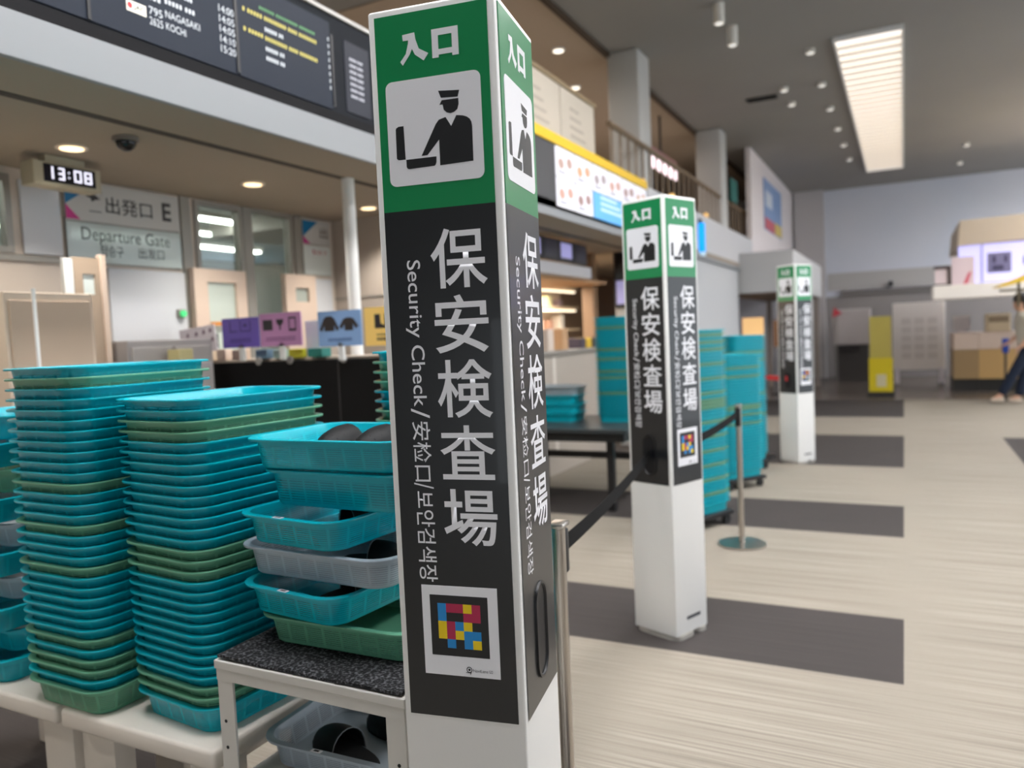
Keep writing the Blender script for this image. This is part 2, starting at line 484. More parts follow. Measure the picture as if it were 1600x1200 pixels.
for y in (-.012, .014): build('colon_dot', put(plate(bmesh.new(), rectpts(-.004, y, .004, y+.008), 0, .001), M), CLK, t)
build('mount', bx((-.03, -.10, .066), (.03, .10, .10)), mat('clock_case', (176, 166, 142)), t)

t.scale = (1, 1.08, 1)

# ------------------------------------------------------------------ flight information board over the soffit
t = empty('flight_information_board', (XF, 2.4, 2.758), 'large dark flight information board above the white fascia', 'information board')
HB = .585
build('housing', bx((-.12, -5.5, 0), (0, 2.15, HB), .006), mat('board_housing', (26, 28, 33), .7, spec=.15), t)
build('top_rail', bx((-.14, -5.5, HB), (.012, 2.15, HB+.02)), mat('board_rail', (176, 172, 166), .5), t)
SCRN = mat('board_screen', (24, 30, 41), .5, emit=.35, spec=.2)
build('bottom_band', bx((0, -5.5, .004), (.004, 2.15, .06)), mat('board_band', (22, 21, 23), .7, spec=.15), t)
scr1 = build('screen', bx((0, -1.7, .07), (.006, -.41, HB-.05)), SCRN, t)
scr2 = build('screen', bx((0, -.395, .07), (.006, .34, HB-.05)), SCRN, t)
scr3 = build('screen', bx((0, .352, .07), (.006, 1.02, HB-.05)), SCRN, t)
build('screen_gap', bx((0, .335, .08), (.012, .352, .42)), BLKPL, t)
build('screen_gap', bx((0, 1.02, .09), (.012, 1.036, .47)), BLKPL, t)
build('screen_gap', bx((0, -.41, .07), (.012, -.397, .5)), BLKPL, t)
M = face_frame((.0065, 0, 0), '+x')
TW = mat('board_text_white', (196, 200, 204), .5, emit=.14); TY = mat('board_text_yellow', (190, 176, 84), .5, emit=.16); TG = mat('board_text_green', (84, 140, 84), .5, emit=.15)
Z0 = 2.758


def row(y0, z, y1, h, s): return text_bm(s, y0-2.4, z-Z0, y1-2.4, z-Z0+h)


def bars(y0, y1, z, h, words):
    """A line of print too blurred to read: one small block per letter."""
    bm = bmesh.new(); tot = sum(words)+.6*(len(words)-1); k = (y1-y0)/tot; y = y0
    for wv in words:
        for q in range(wv):
            plate(bm, rectpts(y+(q+.12)*k-2.4, z-Z0+h*.18, y+(q+.72)*k-2.4, z-Z0+h*.82), 0, .0006)
        y += (wv+.6)*k
    return bm


def letters(bms, m, par):
    for b in bms: build('lettering', put(b, M), m, par)


letters([row(2.27, 2.903, 2.335, .032, '2625'), row(2.35, 2.907, 2.452, .030, 'KOCHI'), row(2.27, 2.945, 2.335, .032, '795'), row(2.35, 2.957, 2.53, .030, 'NAGASAKI'),
         bars(2.35, 2.51, 3.010, .030, (5, 3)), bars(2.27, 2.335, 3.0, .032, (3,)), bars(2.35, 2.5, 3.06, .03, (6, 3))]
        + [row(2.645, 2.905+.045*i, 2.735, .032, s_) for i, s_ in enumerate(['15:20', '14:10', '14:05', '14:05', '14:00'])], TW, scr2)
bm = plate(bmesh.new(), rectpts(2.165-2.4, 2.925-Z0, 2.255-2.4, 2.967-Z0), 0, .001)
lab = build('airline_label', put(bm, M), mat('label_cream', (228, 222, 204), .5, emit=.5), scr2)
build('lettering', put(text_bm('JAC', 2.195-2.4, 2.932-Z0, 2.25-2.4, 2.958-Z0, .02, z=.002), M), PBLACK, lab)
bm = plate(bmesh.new(), [(2.18-2.4+.012*math.cos(a*PI/6), 2.948-Z0+.013*math.sin(a*PI/6)) for a in range(12)], .001, .0015)
build('airline_mark', put(bm, M), mat('airline_red', (196, 40, 48), .5), lab)
letters([bars(2.93, 3.06, 3.083, .03, (5, 2)), bars(2.93, 3.06, 2.99, .03, (5, 2)), bars(2.93, 3.06, 2.945, .03, (5, 2))] + [bars(3.40, 3.412, 2.925+i*.037, .03, (1,)) for i in range(8)], TW, scr3)
letters([bars(2.79, 2.92, 3.135, .03, (1, 5)), bars(2.93, 3.31, 3.135, .03, (9, 4, 8)), bars(2.79, 2.92, 3.043, .03, (1, 5)), bars(2.93, 3.31, 3.04, .03, (9, 4, 8))], TY, scr3)
letters([bars(2.9, 3.3, 3.18, .022, (6, 9, 7))], TG, scr3)
# next board panel with paler notes
t2 = build('notice_screen', bx((0, 1.14, .09), (.006, 1.36, .48)), mat('notice_screen', (40, 42, 50), .5, emit=.2, spec=.2), t)
letters([bars(3.58, 3.70, 2.93+.034*i, .024, (5, 4)) for i in range(7)], mat('notice_text', (170, 170, 178), .5, emit=.3), t2)

# ------------------------------------------------------------------ gate sign on the wall
t = empty('departure_gate_sign', (XL+.02, 3.3, 2.35), 'wide grey departure gate sign E on the gate wall under the clock', 'sign')
M = face_frame((.006, 0, 0), '+x')
build('board', bx((0, -.40, 0), (.006, .40, .23)), mat('gate_sign_grey', (190, 188, 184), .45), t)
for tb in (text_bm('出発口', -.14, .06, .19, .165, .012), text_bm('E', .265, .06, .335, .18, .03)):
    build('lettering', put(tb, M), mat('gate_text', (52, 50, 50), .5), t)
build('blue_triangle', put(plate(bmesh.new(), [(-.398, .19), (-.25, .19), (-.398, .09)], 0, .001), M), mat('gate_blue', (0, 110, 160), .5), t)
build('pink_triangle', put(plate(bmesh.new(), [(-.398, .09), (-.398, .005), (-.31, .005)], 0, .001), M), mat('gate_pink', (196, 40, 130), .5), t)
bm = plate(bmesh.new(), [(-.27, .15), (-.21, .165), (-.17, .14), (-.2, .135), (-.23, .12), (-.235, .14)], 0, .001); plate(bm, rectpts(-.25, .06, -.17, .066), 0, .001)
build('plane_symbol', put(bm, M), mat('gate_text', (52, 50, 50)), t)
bm = bx((.0, -.40, -.245), (.004, .40, -.01))
o = build('glass_band', bm, mat('gate_glass_band', (206, 218, 214), .1, trans=.2), t)
M2 = face_frame((.005, 0, 0), '+x')
for tb in (text_bm('Departure Gate', -.31, -.135, .31, -.035, .0), text_bm('탑승구', -.19, -.205, -.04, -.135), text_bm('出发口', .07, -.2, .26, -.13)):
    build('lettering', put(tb, M2), mat('gate_text_soft', (62, 64, 64), .6), o)
t = empty('departure_gate_sign', (XL+.02, 5.07, 2.38), 'narrow grey gate sign with blue and pink corner by the white pole', 'sign')
build('board', bx((0, -.165, 0), (.006, .165, .2)), mat('gate_sign_grey', (190, 188, 184)), t)
M = face_frame((.006, 0, 0), '+x')
build('blue_triangle', put(plate(bmesh.new(), [(-.163, .19), (.02, .19), (-.163, .06)], 0, .001), M), mat('gate_blue', (0, 110, 160)), t)
build('pink_triangle', put(plate(bmesh.new(), [(-.163, .06), (-.163, .005), (-.08, .005)], 0, .001), M), mat('gate_pink', (196, 40, 130)), t)
build('lettering', put(text_bm('出', .04, .06, .14, .15, .012), M), mat('gate_text_brown', (110, 92, 80), .5), t)
o = build('lower_board', bx((0, -.165, -.25), (.004, .165, -.01)), mat('gate_lower', (206, 212, 208), .4), t)
build('lettering', put(text_bm('탑승구', -.06, -.08, .12, -.04), face_frame((.005, 0, 0), '+x')), mat('gate_red', (186, 60, 80), .5), o)

# ------------------------------------------------------------------ doors and partitions in front of the gate wall
t = tag(bpy.data.objects.new('door_1', None), kind='structure'); COL.objects.link(t); t.location = (XL+.03, 3.975, 0)
bm = bmesh.new()
for a, b in (((-.235, 0), (-.12, 2.11)), ((.14, 0), (.235, 2.11)), ((-.12, 2.02), (.14, 2.11)), ((-.12, 0), (.14, 1.1))): box(bm, (0, a[0], a[1]), (.05, b[0], b[1]))
build('leaf', bm, TAN, t)
build('pane', bx((.02, -.12, 1.1), (.028, .14, 2.02)), mat('frosted_pane', (196, 206, 196), .4), t)
build('handle', bx((.05, -.10, 1.55), (.075, -.08, 1.66), .004), BLKPL, t)
t = tag(bpy.data.objects.new('door_2', None), kind='structure'); COL.objects.link(t); t.location = (XL+.03, 4.79, 0)
bm = bmesh.new()
for a, b in (((-.175, 0), (-.065, 2.115)), ((.09, 0), (.175, 2.115)), ((-.065, 2.01), (.09, 2.115)), ((-.065, 0), (.09, 1.9))): box(bm, (0, a[0], a[1]), (.05, b[0], b[1]))
build('leaf', bm, TAN, t)
build('pane', bx((.02, -.065, 1.9), (.028, .09, 2.01)), mat('door_pane_grey', (168, 176, 168), .3), t)

# open partition leaf with a small window, its bright edge and post, left
t = empty('partition_panel', (-4.0, 2.74, 0), 'tall beige partition leaf with a small window left of the white panel', 'partition', rz=math.radians(0))
bm = bmesh.new()
for a, b in (((-.075, 0), (-.025, 2.08)), ((.047, 0), (.075, 2.08)), ((-.025, 1.99), (.047, 2.08)), ((-.025, 0), (.047, 1.88))): box(bm, (0, a[0], a[1]), (.03, b[0], b[1]))
build('leaf', bm, mat('partition_brown', (168, 148, 128), .6), t)
build('pane', bx((.012, -.025, 1.88), (.018, .047, 1.99)), mat('partition_pane', (206, 214, 210), .4), t)
build('bright_edge', bx((0, -.13, 0), (.03, -.077, 2.07), .003), mat('partition_edge', (222, 224, 222), .4), t)
build('tan_edge', bx((0, .077, 0), (.04, .11, 2.10), .003), TAN, t)
t = empty('slim_white_pole', (-3.5, 2.15, 0), 'thin white pole standing behind the left tray stack', 'pole')
build('shaft', cy((0, 0, .93), .008, 1.86, 12), WHITE, t, smooth=True)
build('base_plate', cy((0, 0, .01), .12, .02, 24), WHITE, t)
t = empty('beige_cabinet', (-3.9, 2.35, 0), 'plain beige cabinet panel behind the thin white pole', 'cabinet')
build('body', bx((-.2, -.22, 0), (.2, .22, 1.86), .005), mat('cabinet_beige', (206, 188, 168), .6), t)
build('door_leaf', bx((.2, -.2, .05), (.21, .2, 1.82), .003), mat('cabinet_leaf', (190, 168, 146), .6), t)

# white round pole carrying the soffit
t = empty('support_pole', (-3.156, 4.003, 0), 'white round pole from floor to soffit beside the return wall', 'pole')
build('shaft', cy((0, 0, 1.3), .04, 2.6, 28), mat('pole_white', (228, 226, 222), .4), t, smooth=True)
build('collar', cy((0, 0, .02), .06, .04, 28), mat('pole_white', (228, 226, 222)), t, smooth=True)

# ------------------------------------------------------------------ black screening counter with its notices
t = empty('screening_counter', (-3.33, 3.8, 0), 'black screening counter with beige top behind the tray stacks', 'counter')
build('front_panel', bx((-.75, -.15, 1.06), (.75, -.11, 1.46), .004), mat('counter_black', (9, 9, 10), .6, spec=.2), t)
build('front_panel', bx((.30, -.152, 1.06), (.305, -.149, 1.46)), mat('counter_joint', (60, 58, 58), .5), t)
build('top', bx((-1.05, -.12, 1.455), (.75, .13, 1.475), .004), mat('counter_top', (186, 172, 156), .5), t)
build('shelf', bx((-.75, -.15, 1.0), (.75, .13, 1.04), .004), mat('counter_shelf', (150, 138, 126), .5), t)
build('plinth', bx((-.72, -.1, 0), (.72, .13, 1.0)), mat('counter_plinth', (70, 60, 56), .6), t)


def notice(name, u0, u1, z0, z1, m, label, draw, tilt=0., y=3.6):
    t = empty(name, ((u0+u1)/2, y, z0), label, 'sign', group='pictogram notices on the screening counter')
    hw, hh = (u1-u0)/2, z1-z0
    R = Matrix.Rotation(tilt, 4, 'Y')
    b = build('board', put(bx((-hw, 0, 0), (hw, .008, hh)), R), m, t)
    M = R @ face_frame((0, -.0005, 0), '-y')
    for nm, bm, mm in draw(hw, hh): build(nm, put(bm, M), mm, t)
    build('stand', bx((-.02, .0, -.085), (.02, .02, .02), .003), mat('stand_clear', (206, 206, 204), .3), t)
    return t


INK = mat('notice_ink', (38, 36, 40), .6)
INKP = mat('notice_purple_ink', (66, 52, 110), .6); INKM = mat('notice_mauve_ink', (110, 66, 110), .6)


def lines(w_, zs, h=.006, m=INK): 
    bm = bmesh.new()
    for z in zs: plate(bm, rectpts(-w_, z, w_, z+h), 0, .0006)
    return ('caption', bm, m)


def d_purple(hw, hh):
    bm = bmesh.new()
    for a, b in (((-.09, .10), (-.08, .17)), ((-.09, .10), (-.02, .108)), ((.0, .10), (.008, .17)), ((.008, .10), (.09, .108)), ((.085, .1), (.092, .17)), ((.03, .13), (.06, .15))): plate(bm, rectpts(a[0], a[1], b[0], b[1]), 0, .0006)
    return [('pictogram', bm, INKP), lines(.09, (.05, .035), m=INKP)]


def d_pink(hw, hh):
    cam_ = plate(bmesh.new(), rectpts(-.14, .1, -.06, .165), 0, .0006)
    fork = plate(bmesh.new(), [(-.03, .165), (.03, .165), (.025, .14), (.006, .125), (.006, .1), (-.006, .1), (-.006, .125), (-.025, .14)], 0, .0006)
    bm = bmesh.new()
    for a, b in (((.07, .09), (.13, .105)), ((.07, .165), (.13, .175)), ((.07, .1), (.078, .17)), ((.122, .1), (.13, .17))): plate(bm, rectpts(a[0], a[1], b[0], b[1]), 0, .0006)
    return [('camera_symbol', cam_, INK), ('cutlery_symbol', fork, INK), ('tablet_symbol', bm, INK), lines(.12, (.05, .035), m=INKM)]


def jacket(cx, cz, s):
    return [(cx+x*s, cz+y*s) for x, y in ((-.2, 1), (.2, 1), (.45, .85), (.85, .1), (.6, 0), (.42, .4), (.42, 0), (-.42, 0), (-.42, .4), (-.6, 0), (-.85, .1), (-.45, .85))]


def shirt(cx, cz, s):
    return [(cx+x*s, cz+y*s) for x, y in ((-.2, 1), (.2, 1), (.5, .9), (.95, .3), (.65, .12), (.42, .5), (.42, 0), (-.42, 0), (-.42, .5), (-.65, .12), (-.95, .3), (-.5, .9))]


def d_blue(hw, hh):
    br = mat('notice_brown_ink', (44, 36, 34), .6)
    return [('jacket_symbol', plate(bmesh.new(), jacket(-.075, .09, .088), 0, .0006), br), ('shirt_symbol', plate(bmesh.new(), shirt(.07, .09, .075), 0, .0006), br), lines(.09, (.04, .03), m=mat('notice_blue_ink', (70, 96, 140), .6))]


def d_yellow(hw, hh):
    bm = bmesh.new()
    for o_ in (-.07, .0):
        plate(bm, [(o_-.02, .18), (o_+.02, .18), (o_+.022, .125), (o_+.05, .115), (o_+.05, .1), (o_-.02, .1)], 0, .0006)
    return [('pictogram', bm, INK), lines(.08, (.06, .04, .03))]


def d_white(hw, hh):
    bm = bmesh.new()
    for i, (x, z) in enumerate([(-.1, .11), (-.02, .11), (.05, .115), (.11, .12), (.0, .05), (.06, .055), (.12, .06)]):
        plate(bm, [(x, z), (x+.028, z+.006), (x+.022, z+.03), (x+.004, z+.026)], 0, .0006)
    return [('pictogram', bm, mat('notice_dull_ink', (120, 88, 110), .6)), ('caption', plate(bmesh.new(), rectpts(-.13, .045, -.06, .05), 0, .0006), mat('notice_grey_ink', (140, 132, 138), .6))]


notice('pictogram_notice', -3.915, -3.60, 1.553, 1.742, mat('notice_purple', (98, 78, 168), .5), 'dark purple notice board with faint pictogram on the black counter', d_purple)
notice('pictogram_notice', -3.585, -3.25, 1.552, 1.757, mat('notice_mauve', (176, 126, 170), .5), 'mauve notice board with camera, cutlery and tablet pictograms', d_pink, y=3.597)
notice('pictogram_notice', -3.12, -2.80, 1.537, 1.745, mat('notice_blue', (126, 158, 200), .5), 'light blue notice board with jacket and shirt pictograms', d_blue)
notice('pictogram_notice', -2.775, -2.45, 1.53, 1.75, mat('notice_yellow', (238, 198, 110), .5), 'yellow notice board with boots pictogram beside the nearest pillar', d_yellow)
notice('pictogram_notice', -4.30, -3.97, 1.53, 1.70, mat('notice_white', (214, 206, 212), .5), 'pale tilted notice board with small scattered symbols left of the purple board', d_white, tilt=-.09)
t = tag(build('paper_card', bx((-3.31, 3.7, 1.476), (-3.20, 3.705, 1.70)), mat('paper_white', (226, 230, 234), .6)), 'tall white paper card between the mauve and blue boards', 'card')
for nm, a, b, rgb, lb, ct in [('card_box', (-4.21, 3.68, 1.476), (-4.12, 3.74, 1.55), (214, 196, 172), 'pale beige card box at the left end of the black counter', 'box'),
                              ('card_box', (-4.07, 3.68, 1.476), (-3.985, 3.74, 1.548), (226, 206, 190), 'pinkish card box under the left edge of the purple board', 'box'),
                              ('card_box', (-3.93, 3.68, 1.476), (-3.82, 3.74, 1.54), (214, 190, 168), 'beige card box under the purple board', 'box'),
                              ('card_box', (-3.70, 3.66, 1.476), (-3.60, 3.74, 1.535), (92, 120, 140), 'slate blue box under the joint of the purple and mauve boards', 'box'),
                              ('tissue_box', (-3.55, 3.66, 1.476), (-3.46, 3.74, 1.53), (150, 176, 168), 'pale green tissue box under the mauve board', 'box'),
                              ('card_box', (-3.42, 3.66, 1.476), (-3.31, 3.74, 1.53), (196, 190, 40), 'yellow box under the right of the mauve board', 'box'),
                              ('card_box', (-3.25, 3.64, 1.476), (-3.14, 3.73, 1.53), (18, 110, 100), 'dark green box left under the blue board', 'box')]:
    o = build(nm, bx(a, b, .004), mat('box_%d_%d_%d' % rgb, rgb, .6)); tag(o, lb, ct, 'small boxes on the black counter')
    if nm == 'tissue_box': build('tissue', ball(bmesh.new(), (-3.505, 3.70, 1.535), .025, (1, .5, .8), 10, 6), PWHITE, o)
for k, u in enumerate((-3.66, -3.40, -2.98)):
    bm = cy((u, 3.645, 1.462), .025, .01, 18, axis='y')
    tag(build('round_fastener', bm, mat('fastener_grey', (150, 146, 142), .5)), 'pale round fastener on the black counter edge, %s' % ['left one', 'middle one', 'right one'][k], 'fastener', 'fasteners on the counter edge')
o = tag(build('indicator_lamp', cy((XL+.05, 3.66, 1.80), .022, .02, 20, axis='x'), mat('lamp_green', (60, 190, 110), .4, emit=.6)), 'small round green lamp on the gate wall by the first tan door', 'lamp')
build('bracket', bx((XL+.02, 3.63, 1.77), (XL+.04, 3.69, 1.83), .003), ALU, o)
o = tag(build('orange_shelf_label', bx((XL+.081, 3.86, 1.715), (XL+.09, 4.05, 1.742)), mat('label_orange', (216, 140, 60), .6)), 'narrow orange label above the pale tilted board', 'label')
t = empty('storage_cabinet', (-4.1, 3.2, 0), 'low grey cabinet below the white wall panel', 'cabinet')
build('body', bx((-.2, -.3, 0), (.2, .3, 1.62), .006), mat('cabinet_grey', (150, 146, 146), .5), t)
build('door_leaf', bx((.2, -.28, .05), (.21, -.01, 1.58), .003), mat('cabinet_grey_leaf', (160, 155, 152), .5), t)
build('door_leaf', bx((.2, .01, .05), (.21, .28, 1.58), .003), mat('cabinet_grey_leaf', (160, 155, 152)), t)
o = tag(build('card_box', bx((-3.85, 3.12, 1.476), (-3.75, 3.22, 1.56), .004), mat('box_khaki', (176, 166, 120), .6)), 'khaki box in front of the low grey cabinet', 'box')
o2 = tag(build('shelf_bracket', bx((-3.87, 3.05, 1.44), (-3.70, 3.3, 1.476), .003), mat('cabinet_grey', (150, 146, 146))), 'small grey ledge carrying the khaki box', 'shelf')
build('leg', bx((-3.80, 3.15, 0), (-3.76, 3.19, 1.44)), mat('cabinet_grey', (150, 146, 146)), o2)

# ------------------------------------------------------------------ sign pillars
PW, PD, PH = .2623, .2606, 2.1955
ZG, ZB, MG = 1.8049, .7832, .0148
GT = 2.181
OFFICER = [('cap', [(.1279, 2.0256), (.171, 2.0217), (.167, 2.0097), (.1329, 2.0118)]),
           ('head', [(.1683, 2.0069), (.1685, 1.9960), (.1655, 1.9868), (.159, 1.9822), (.1509, 1.9807), (.1435, 1.983), (.1378, 1.9886), (.1358, 1.9989), (.1292, 1.999), (.1345, 2.0069)]),
           ('torso', [(.1628, 1.9756), (.1754, 1.9735), (.1835, 1.9705), (.1895, 1.9659), (.1926, 1.960), (.1938, 1.952), (.1932, 1.8867), (.1250, 1.8851), (.1251, 1.934), (.0995, 1.9072), (.087, 1.907), (.1195, 1.9635), (.1263, 1.9712), (.1406, 1.9747), (.1513, 1.9566)]),
           ('lid', [(.0519, 1.9682), (.0411, 1.968), (.036, 1.9655), (.035, 1.9624), (.0343, 1.907), (.038, 1.9039), (.0529, 1.9038)]),
           ('case', [(.0544, 1.903), (.1179, 1.9029), (.1173, 1.892), (.1155, 1.8875), (.1127, 1.8856), (.0597, 1.8845), (.056, 1.886), (.0543, 1.8895)])]
TILES = ['BRRYR', 'BKKRR', 'YRBYK', 'YRYBB', 'KBKBY']
TCOL = {'B': mat('tile_blue', (20, 136, 206), .45), 'R': mat('tile_crimson', (176, 30, 76), .45), 'Y': mat('tile_yellow', (236, 204, 0), .45)}


def pillar_face(root, origin, facing, kind):
    """u runs 0..PW-2*MG from the viewer's left panel edge, v is height."""
    M = face_frame(origin, facing)
    W_ = PW - 2*MG
    gp = build('green_panel', put(plate(bmesh.new(), rectpts(0, ZG, W_, GT), 0, .002), M), GREEN, root)
    bp = bmesh.new()
    slot = None
    if kind == 'slot':
        # panel with a stadium shaped opening
        cx, r, z0, z1 = .1165, .043, .868, .988
        outer = rectpts(0, ZB, W_, ZG)
        st = [(cx+r*math.cos(PI*i/12), z1+r*math.sin(PI*i/12)) for i in range(13)] + [(cx+r*math.cos(PI+PI*i/12), z0+r*math.sin(PI+PI*i/12)) for i in range(13)]
        vo = [bp.verts.new((x, y, .002)) for x, y in outer]; vi = [bp.verts.new((x, y, .002)) for x, y in st]
        eo = [bp.edges.new((vo[i], vo[(i+1) % 4])) for i in range(4)]; ei = [bp.edges.new((vi[i], vi[(i+1) % len(vi)])) for i in range(len(vi))]
        bmesh.ops.triangle_fill(bp, use_beauty=True, edges=eo+ei)
        slot = bmesh.new(); n = len(st)
        rings = []
        for k_, z in ((1.0, .002), (.99, .0065), (.86, .0065), (.78, .0028)):
            rings.append([slot.verts.new((cx+(x-cx)*k_, (z0+z1)/2+(y-(z0+z1)/2)*(1-(1-k_)*.35), z)) for x, y in st])
        for a, b in zip(rings[:-1], rings[1:]):
            for i in range(n): slot.faces.new((a[i], a[(i+1) % n], b[(i+1) % n], b[i]))
    else:
        plate(bp, rectpts(0, ZB, W_, ZG), 0, .002)
    bpo = build('charcoal_panel', put(bp, M), BLACK, root)
    # lettering
    zl = .0026
    bm = plate(bmesh.new(), [(.0586, 2.1404), (.0842, 2.1420), (.0858, 2.1290), (.0918, 2.1107), (.1112, 2.0992), (.1010, 2.0868), (.0835, 2.1000), (.0776, 2.1122), (.0728, 2.1020), (.0569, 2.0830), (.0520, 2.0900), (.0645, 2.1040), (.0700, 2.1225), (.0708, 2.1290), (.0594, 2.1290)], .002, zl)
    for q in ((.1325, 2.1292, .1605, 2.1415), (.1325, 2.0930, .1605, 2.1032), (.1195, 2.0880, .1325, 2.1415), (.1605, 2.0880, .1735, 2.1415)): plate(bm, rectpts(*q), .002, zl)
    build('lettering', put(bm, M), PWHITE, gp)
    sq = [(.1159+x, 1.954+y) for x, y in rrect(.197, .2015, .014)]
    pic = build('pictogram_plate', put(plate(bmesh.new(), sq, .002, .0028), M), PWHITE, gp)
    for nm, pts in OFFICER:
        build('officer_'+nm if nm in ('cap', 'head', 'torso') else 'suitcase_'+nm, put(plate(bmesh.new(), pts, .0028, .0032), M), PBLACK, pic)
    big = [('保', .095, 1.6485, .2109, 1.764), ('安', .0965, 1.5222, .2085, 1.6355), ('検', .0955, 1.3947, .2098, 1.5091), ('査', .0953, 1.272, .2104, 1.3798), ('場', .0954, 1.1392, .2085, 1.2528)]
    build('lettering', put(join(*[text_bm(c, a, b, c2, d, .0105 if c in '査検' else .0125, z=zl) for c, a, b, c2, d in big]), M), PWHITE, bpo)
    sm = join(text_bm('Security Check', .0345, 1.418, .072, 1.7077, .005, True, zl), text_bm('/', .0362, 1.3946, .0761, 1.4145, .0, True, zl), text_bm('安检口', .037, 1.267, .0755, 1.388, .005, True, zl), text_bm('/', .0346, 1.2524, .0768, 1.2646, .0, True, zl),
              text_bm('보안검색장', .0362, 1.0625, .0757, 1.247, .005, True, zl))
    build('lettering', put(sm, M), PWHITE, bpo)
    if kind == 'code':
        pl = build('code_plate', put(plate(bmesh.new(), rectpts(.0385, .8715, .2, 1.0556), .002, .0028), M), PWHITE, root)
        bk = plate(bmesh.new(), rectpts(.0557, .912, .1794, 1.0364), .0028, .0031)
        build('black_square', put(bk, M), PBLACK, pl)
        g0, g1, s = .0722, 1.0197, .01825
        for key in 'BRY':
            bm = bmesh.new()
            for r_, rowt in enumerate(TILES):
                for c_, ch in enumerate(rowt):
                    if ch == key: plate(bm, rectpts(g0+c_*s, g1-(r_+1)*s, g0+(c_+1)*s, g1-r_*s), .0031, .0034)
            build('colour_tiles', put(bm, M), TCOL[key], pl)
        bm = bmesh.new(); c = (.1345, .8862); n = 20
        for i in range(n):
            a0, a1 = 2*PI*i/n, 2*PI*(i+1)/n
            q = [(c[0]+rr*math.cos(a), c[1]+rr*math.sin(a)) for a, rr in ((a0, .0062), (a1, .0062), (a1, .0045), (a0, .0045))]
            f = bm.faces.new([bm.verts.new((x, y, .0032)) for x, y in q])
        for pts in ([(c[0]+.0025*math.cos(a*PI/5), c[1]+.0025*math.sin(a*PI/5)) for a in range(10)], rectpts(.1272, .8795, .1395, .8807), rectpts(.1362, .8765, .1376, .8807)): plate(bm, pts, .0029, .0032)
        lm = join(bm, text_bm('NaviLens', .1425, .8822, .174, .8882, .0, z=.0032), text_bm('GO', .1765, .8822, .184, .8882, .0, z=.0032))
        build('small_mark', put(lm, M), PBLACK, pl)
        # low label strip
        lb = build('foot_label', put(plate(bmesh.new(), rectpts(.075, .092, .185, .108), 0, .0022), M), mat('foot_label_grey', (70, 70, 74), .5), root)
    else:
        so = build('handle_slot', put(slot, M), BLKPL, root, smooth=True)
        n = 13
        st = [(.1165+.036*math.cos(PI*i/12), .988+.036*math.sin(PI*i/12)) for i in range(n)] + [(.1165+.036*math.cos(PI+PI*i/12), .868+.036*math.sin(PI+PI*i/12)) for i in range(n)]
        build('slot_recess', put(plate(bmesh.new(), st, .0021, .0024), M), mat('slot_dark', (18, 20, 24), .35, spec=.3), so)


def pillar(loc, rz, first, label):
    """loc is the base point of the front corner seen in the photo; that corner is local (PW/2, -PD/2)."""
    R = Matrix.Rotation(rz, 3, 'Z')
    c = Vector(loc) - R @ Vector((PW/2, -PD/2, 0))
    t = empty('sign_pillar', c, label, 'sign pillar', rz, 'security check sign pillars')
    bm = bx((-PW/2, -PD/2, .022), (PW/2, PD/2, PH), .006, 3)
    build('post', bm, WHITE, t, smooth=True)
    bm = bmesh.new()
    plate(bm, [(x, y-.045) for x, y in rrect(PW+.012, PD*.62, .05)], 0, .022)
    plate(bm, [(x, y+.09) for x, y in rrect(PW+.012, PD*.32, .035)], 0, .022)
    build('base_plate', bm, mat('base_plate_grey', (200, 196, 188), .35, metal=.4), t)
    bm = bmesh.new()
    for y in (-PD*.3, PD*.3): box(bm, (-PW*.4, y-.02, PH), (PW*.4, y+.02, PH+.004))
    build('top_cap', bm, mat('cap_white', (220, 220, 218), .4), t)
    ks = ('code', 'slot') if first == 'code' else ('slot', 'code')
    h, d = PW/2-MG, PD/2-MG
    pillar_face(t, (-h, -PD/2, 0), '-y', ks[0])
    pillar_face(t, (PW/2, -d, 0), '+x', ks[1])
    pillar_face(t, (h, PD/2, 0), '+y', ks[0])
    pillar_face(t, (-PW/2, d, 0), '-x', ks[1])
    return t


pillar((-.674, 1.3165, 0), .169, 'code', 'nearest and largest security check sign pillar beside the white tray cart')
pillar((-1.0204, 3.668, 0), -.382, 'slot', 'second security check sign pillar standing on the first dark floor stripe')
pillar((-1.0508, 8.938, 0), -.6127, 'slot', 'farthest and smallest security check sign pillar with the red belt')

# ------------------------------------------------------------------ belt stanchions
def stanchion(loc, rz, label, hgt=1.0):
    t = empty('belt_stanchion', loc, label, 'stanchion', rz, 'steel belt stanchions')
    build('post', cy((0, 0, hgt/2), .020, hgt-.01, 24), STEEL, t, smooth=True)
    prof = [(0, .012), (.0, .012)]
    bm = bmesh.new(); cyl(bm, (0, 0, .008), .165, .014, 40); cyl(bm, (0, 0, .022), .15, .014, 40, r2=.03)
    build('base', bm, STEEL, t, smooth=True)
    hd = bx((-.022, -.03, hgt-.16), (.022, .03, hgt), .006)
    build('belt_cassette', bx((-.018, .012, hgt-.15), (.018, .042, hgt-.02), .005), BLKPL, t, smooth=True)
    build('cap', bx((-.024, -.024, hgt-.012), (.024, .04, hgt+.004), .006), STEEL, t, smooth=True)
    return t


def belt(name, a, b, h, m, label, sag=.02):
    a = Vector(a); b = Vector(b); d = (b-a); n = Vector((d.y, -d.x, 0)).normalized()*.0012
    bm = bmesh.new(); prev = None
    for i in range(17):
        s = i/16; p = a+d*s - Vector((0, 0, sag*4*s*(1-s)))
        q = [bm.verts.new(p+n*k+Vector((0, 0, z))) for k, z in ((-1, -h/2), (1, -h/2), (1, h/2), (-1, h/2))]
        if prev:
            for j in range(4): bm.faces.new((prev[j], prev[(j+1) % 4], q[(j+1) % 4], q[j]))
        else: bm.faces.new(q)
        prev = q
    bm.faces.new(prev[::-1])
    return tag(build(name, bm, m, smooth=True), label, 'barrier belt', 'retractable barrier belts')


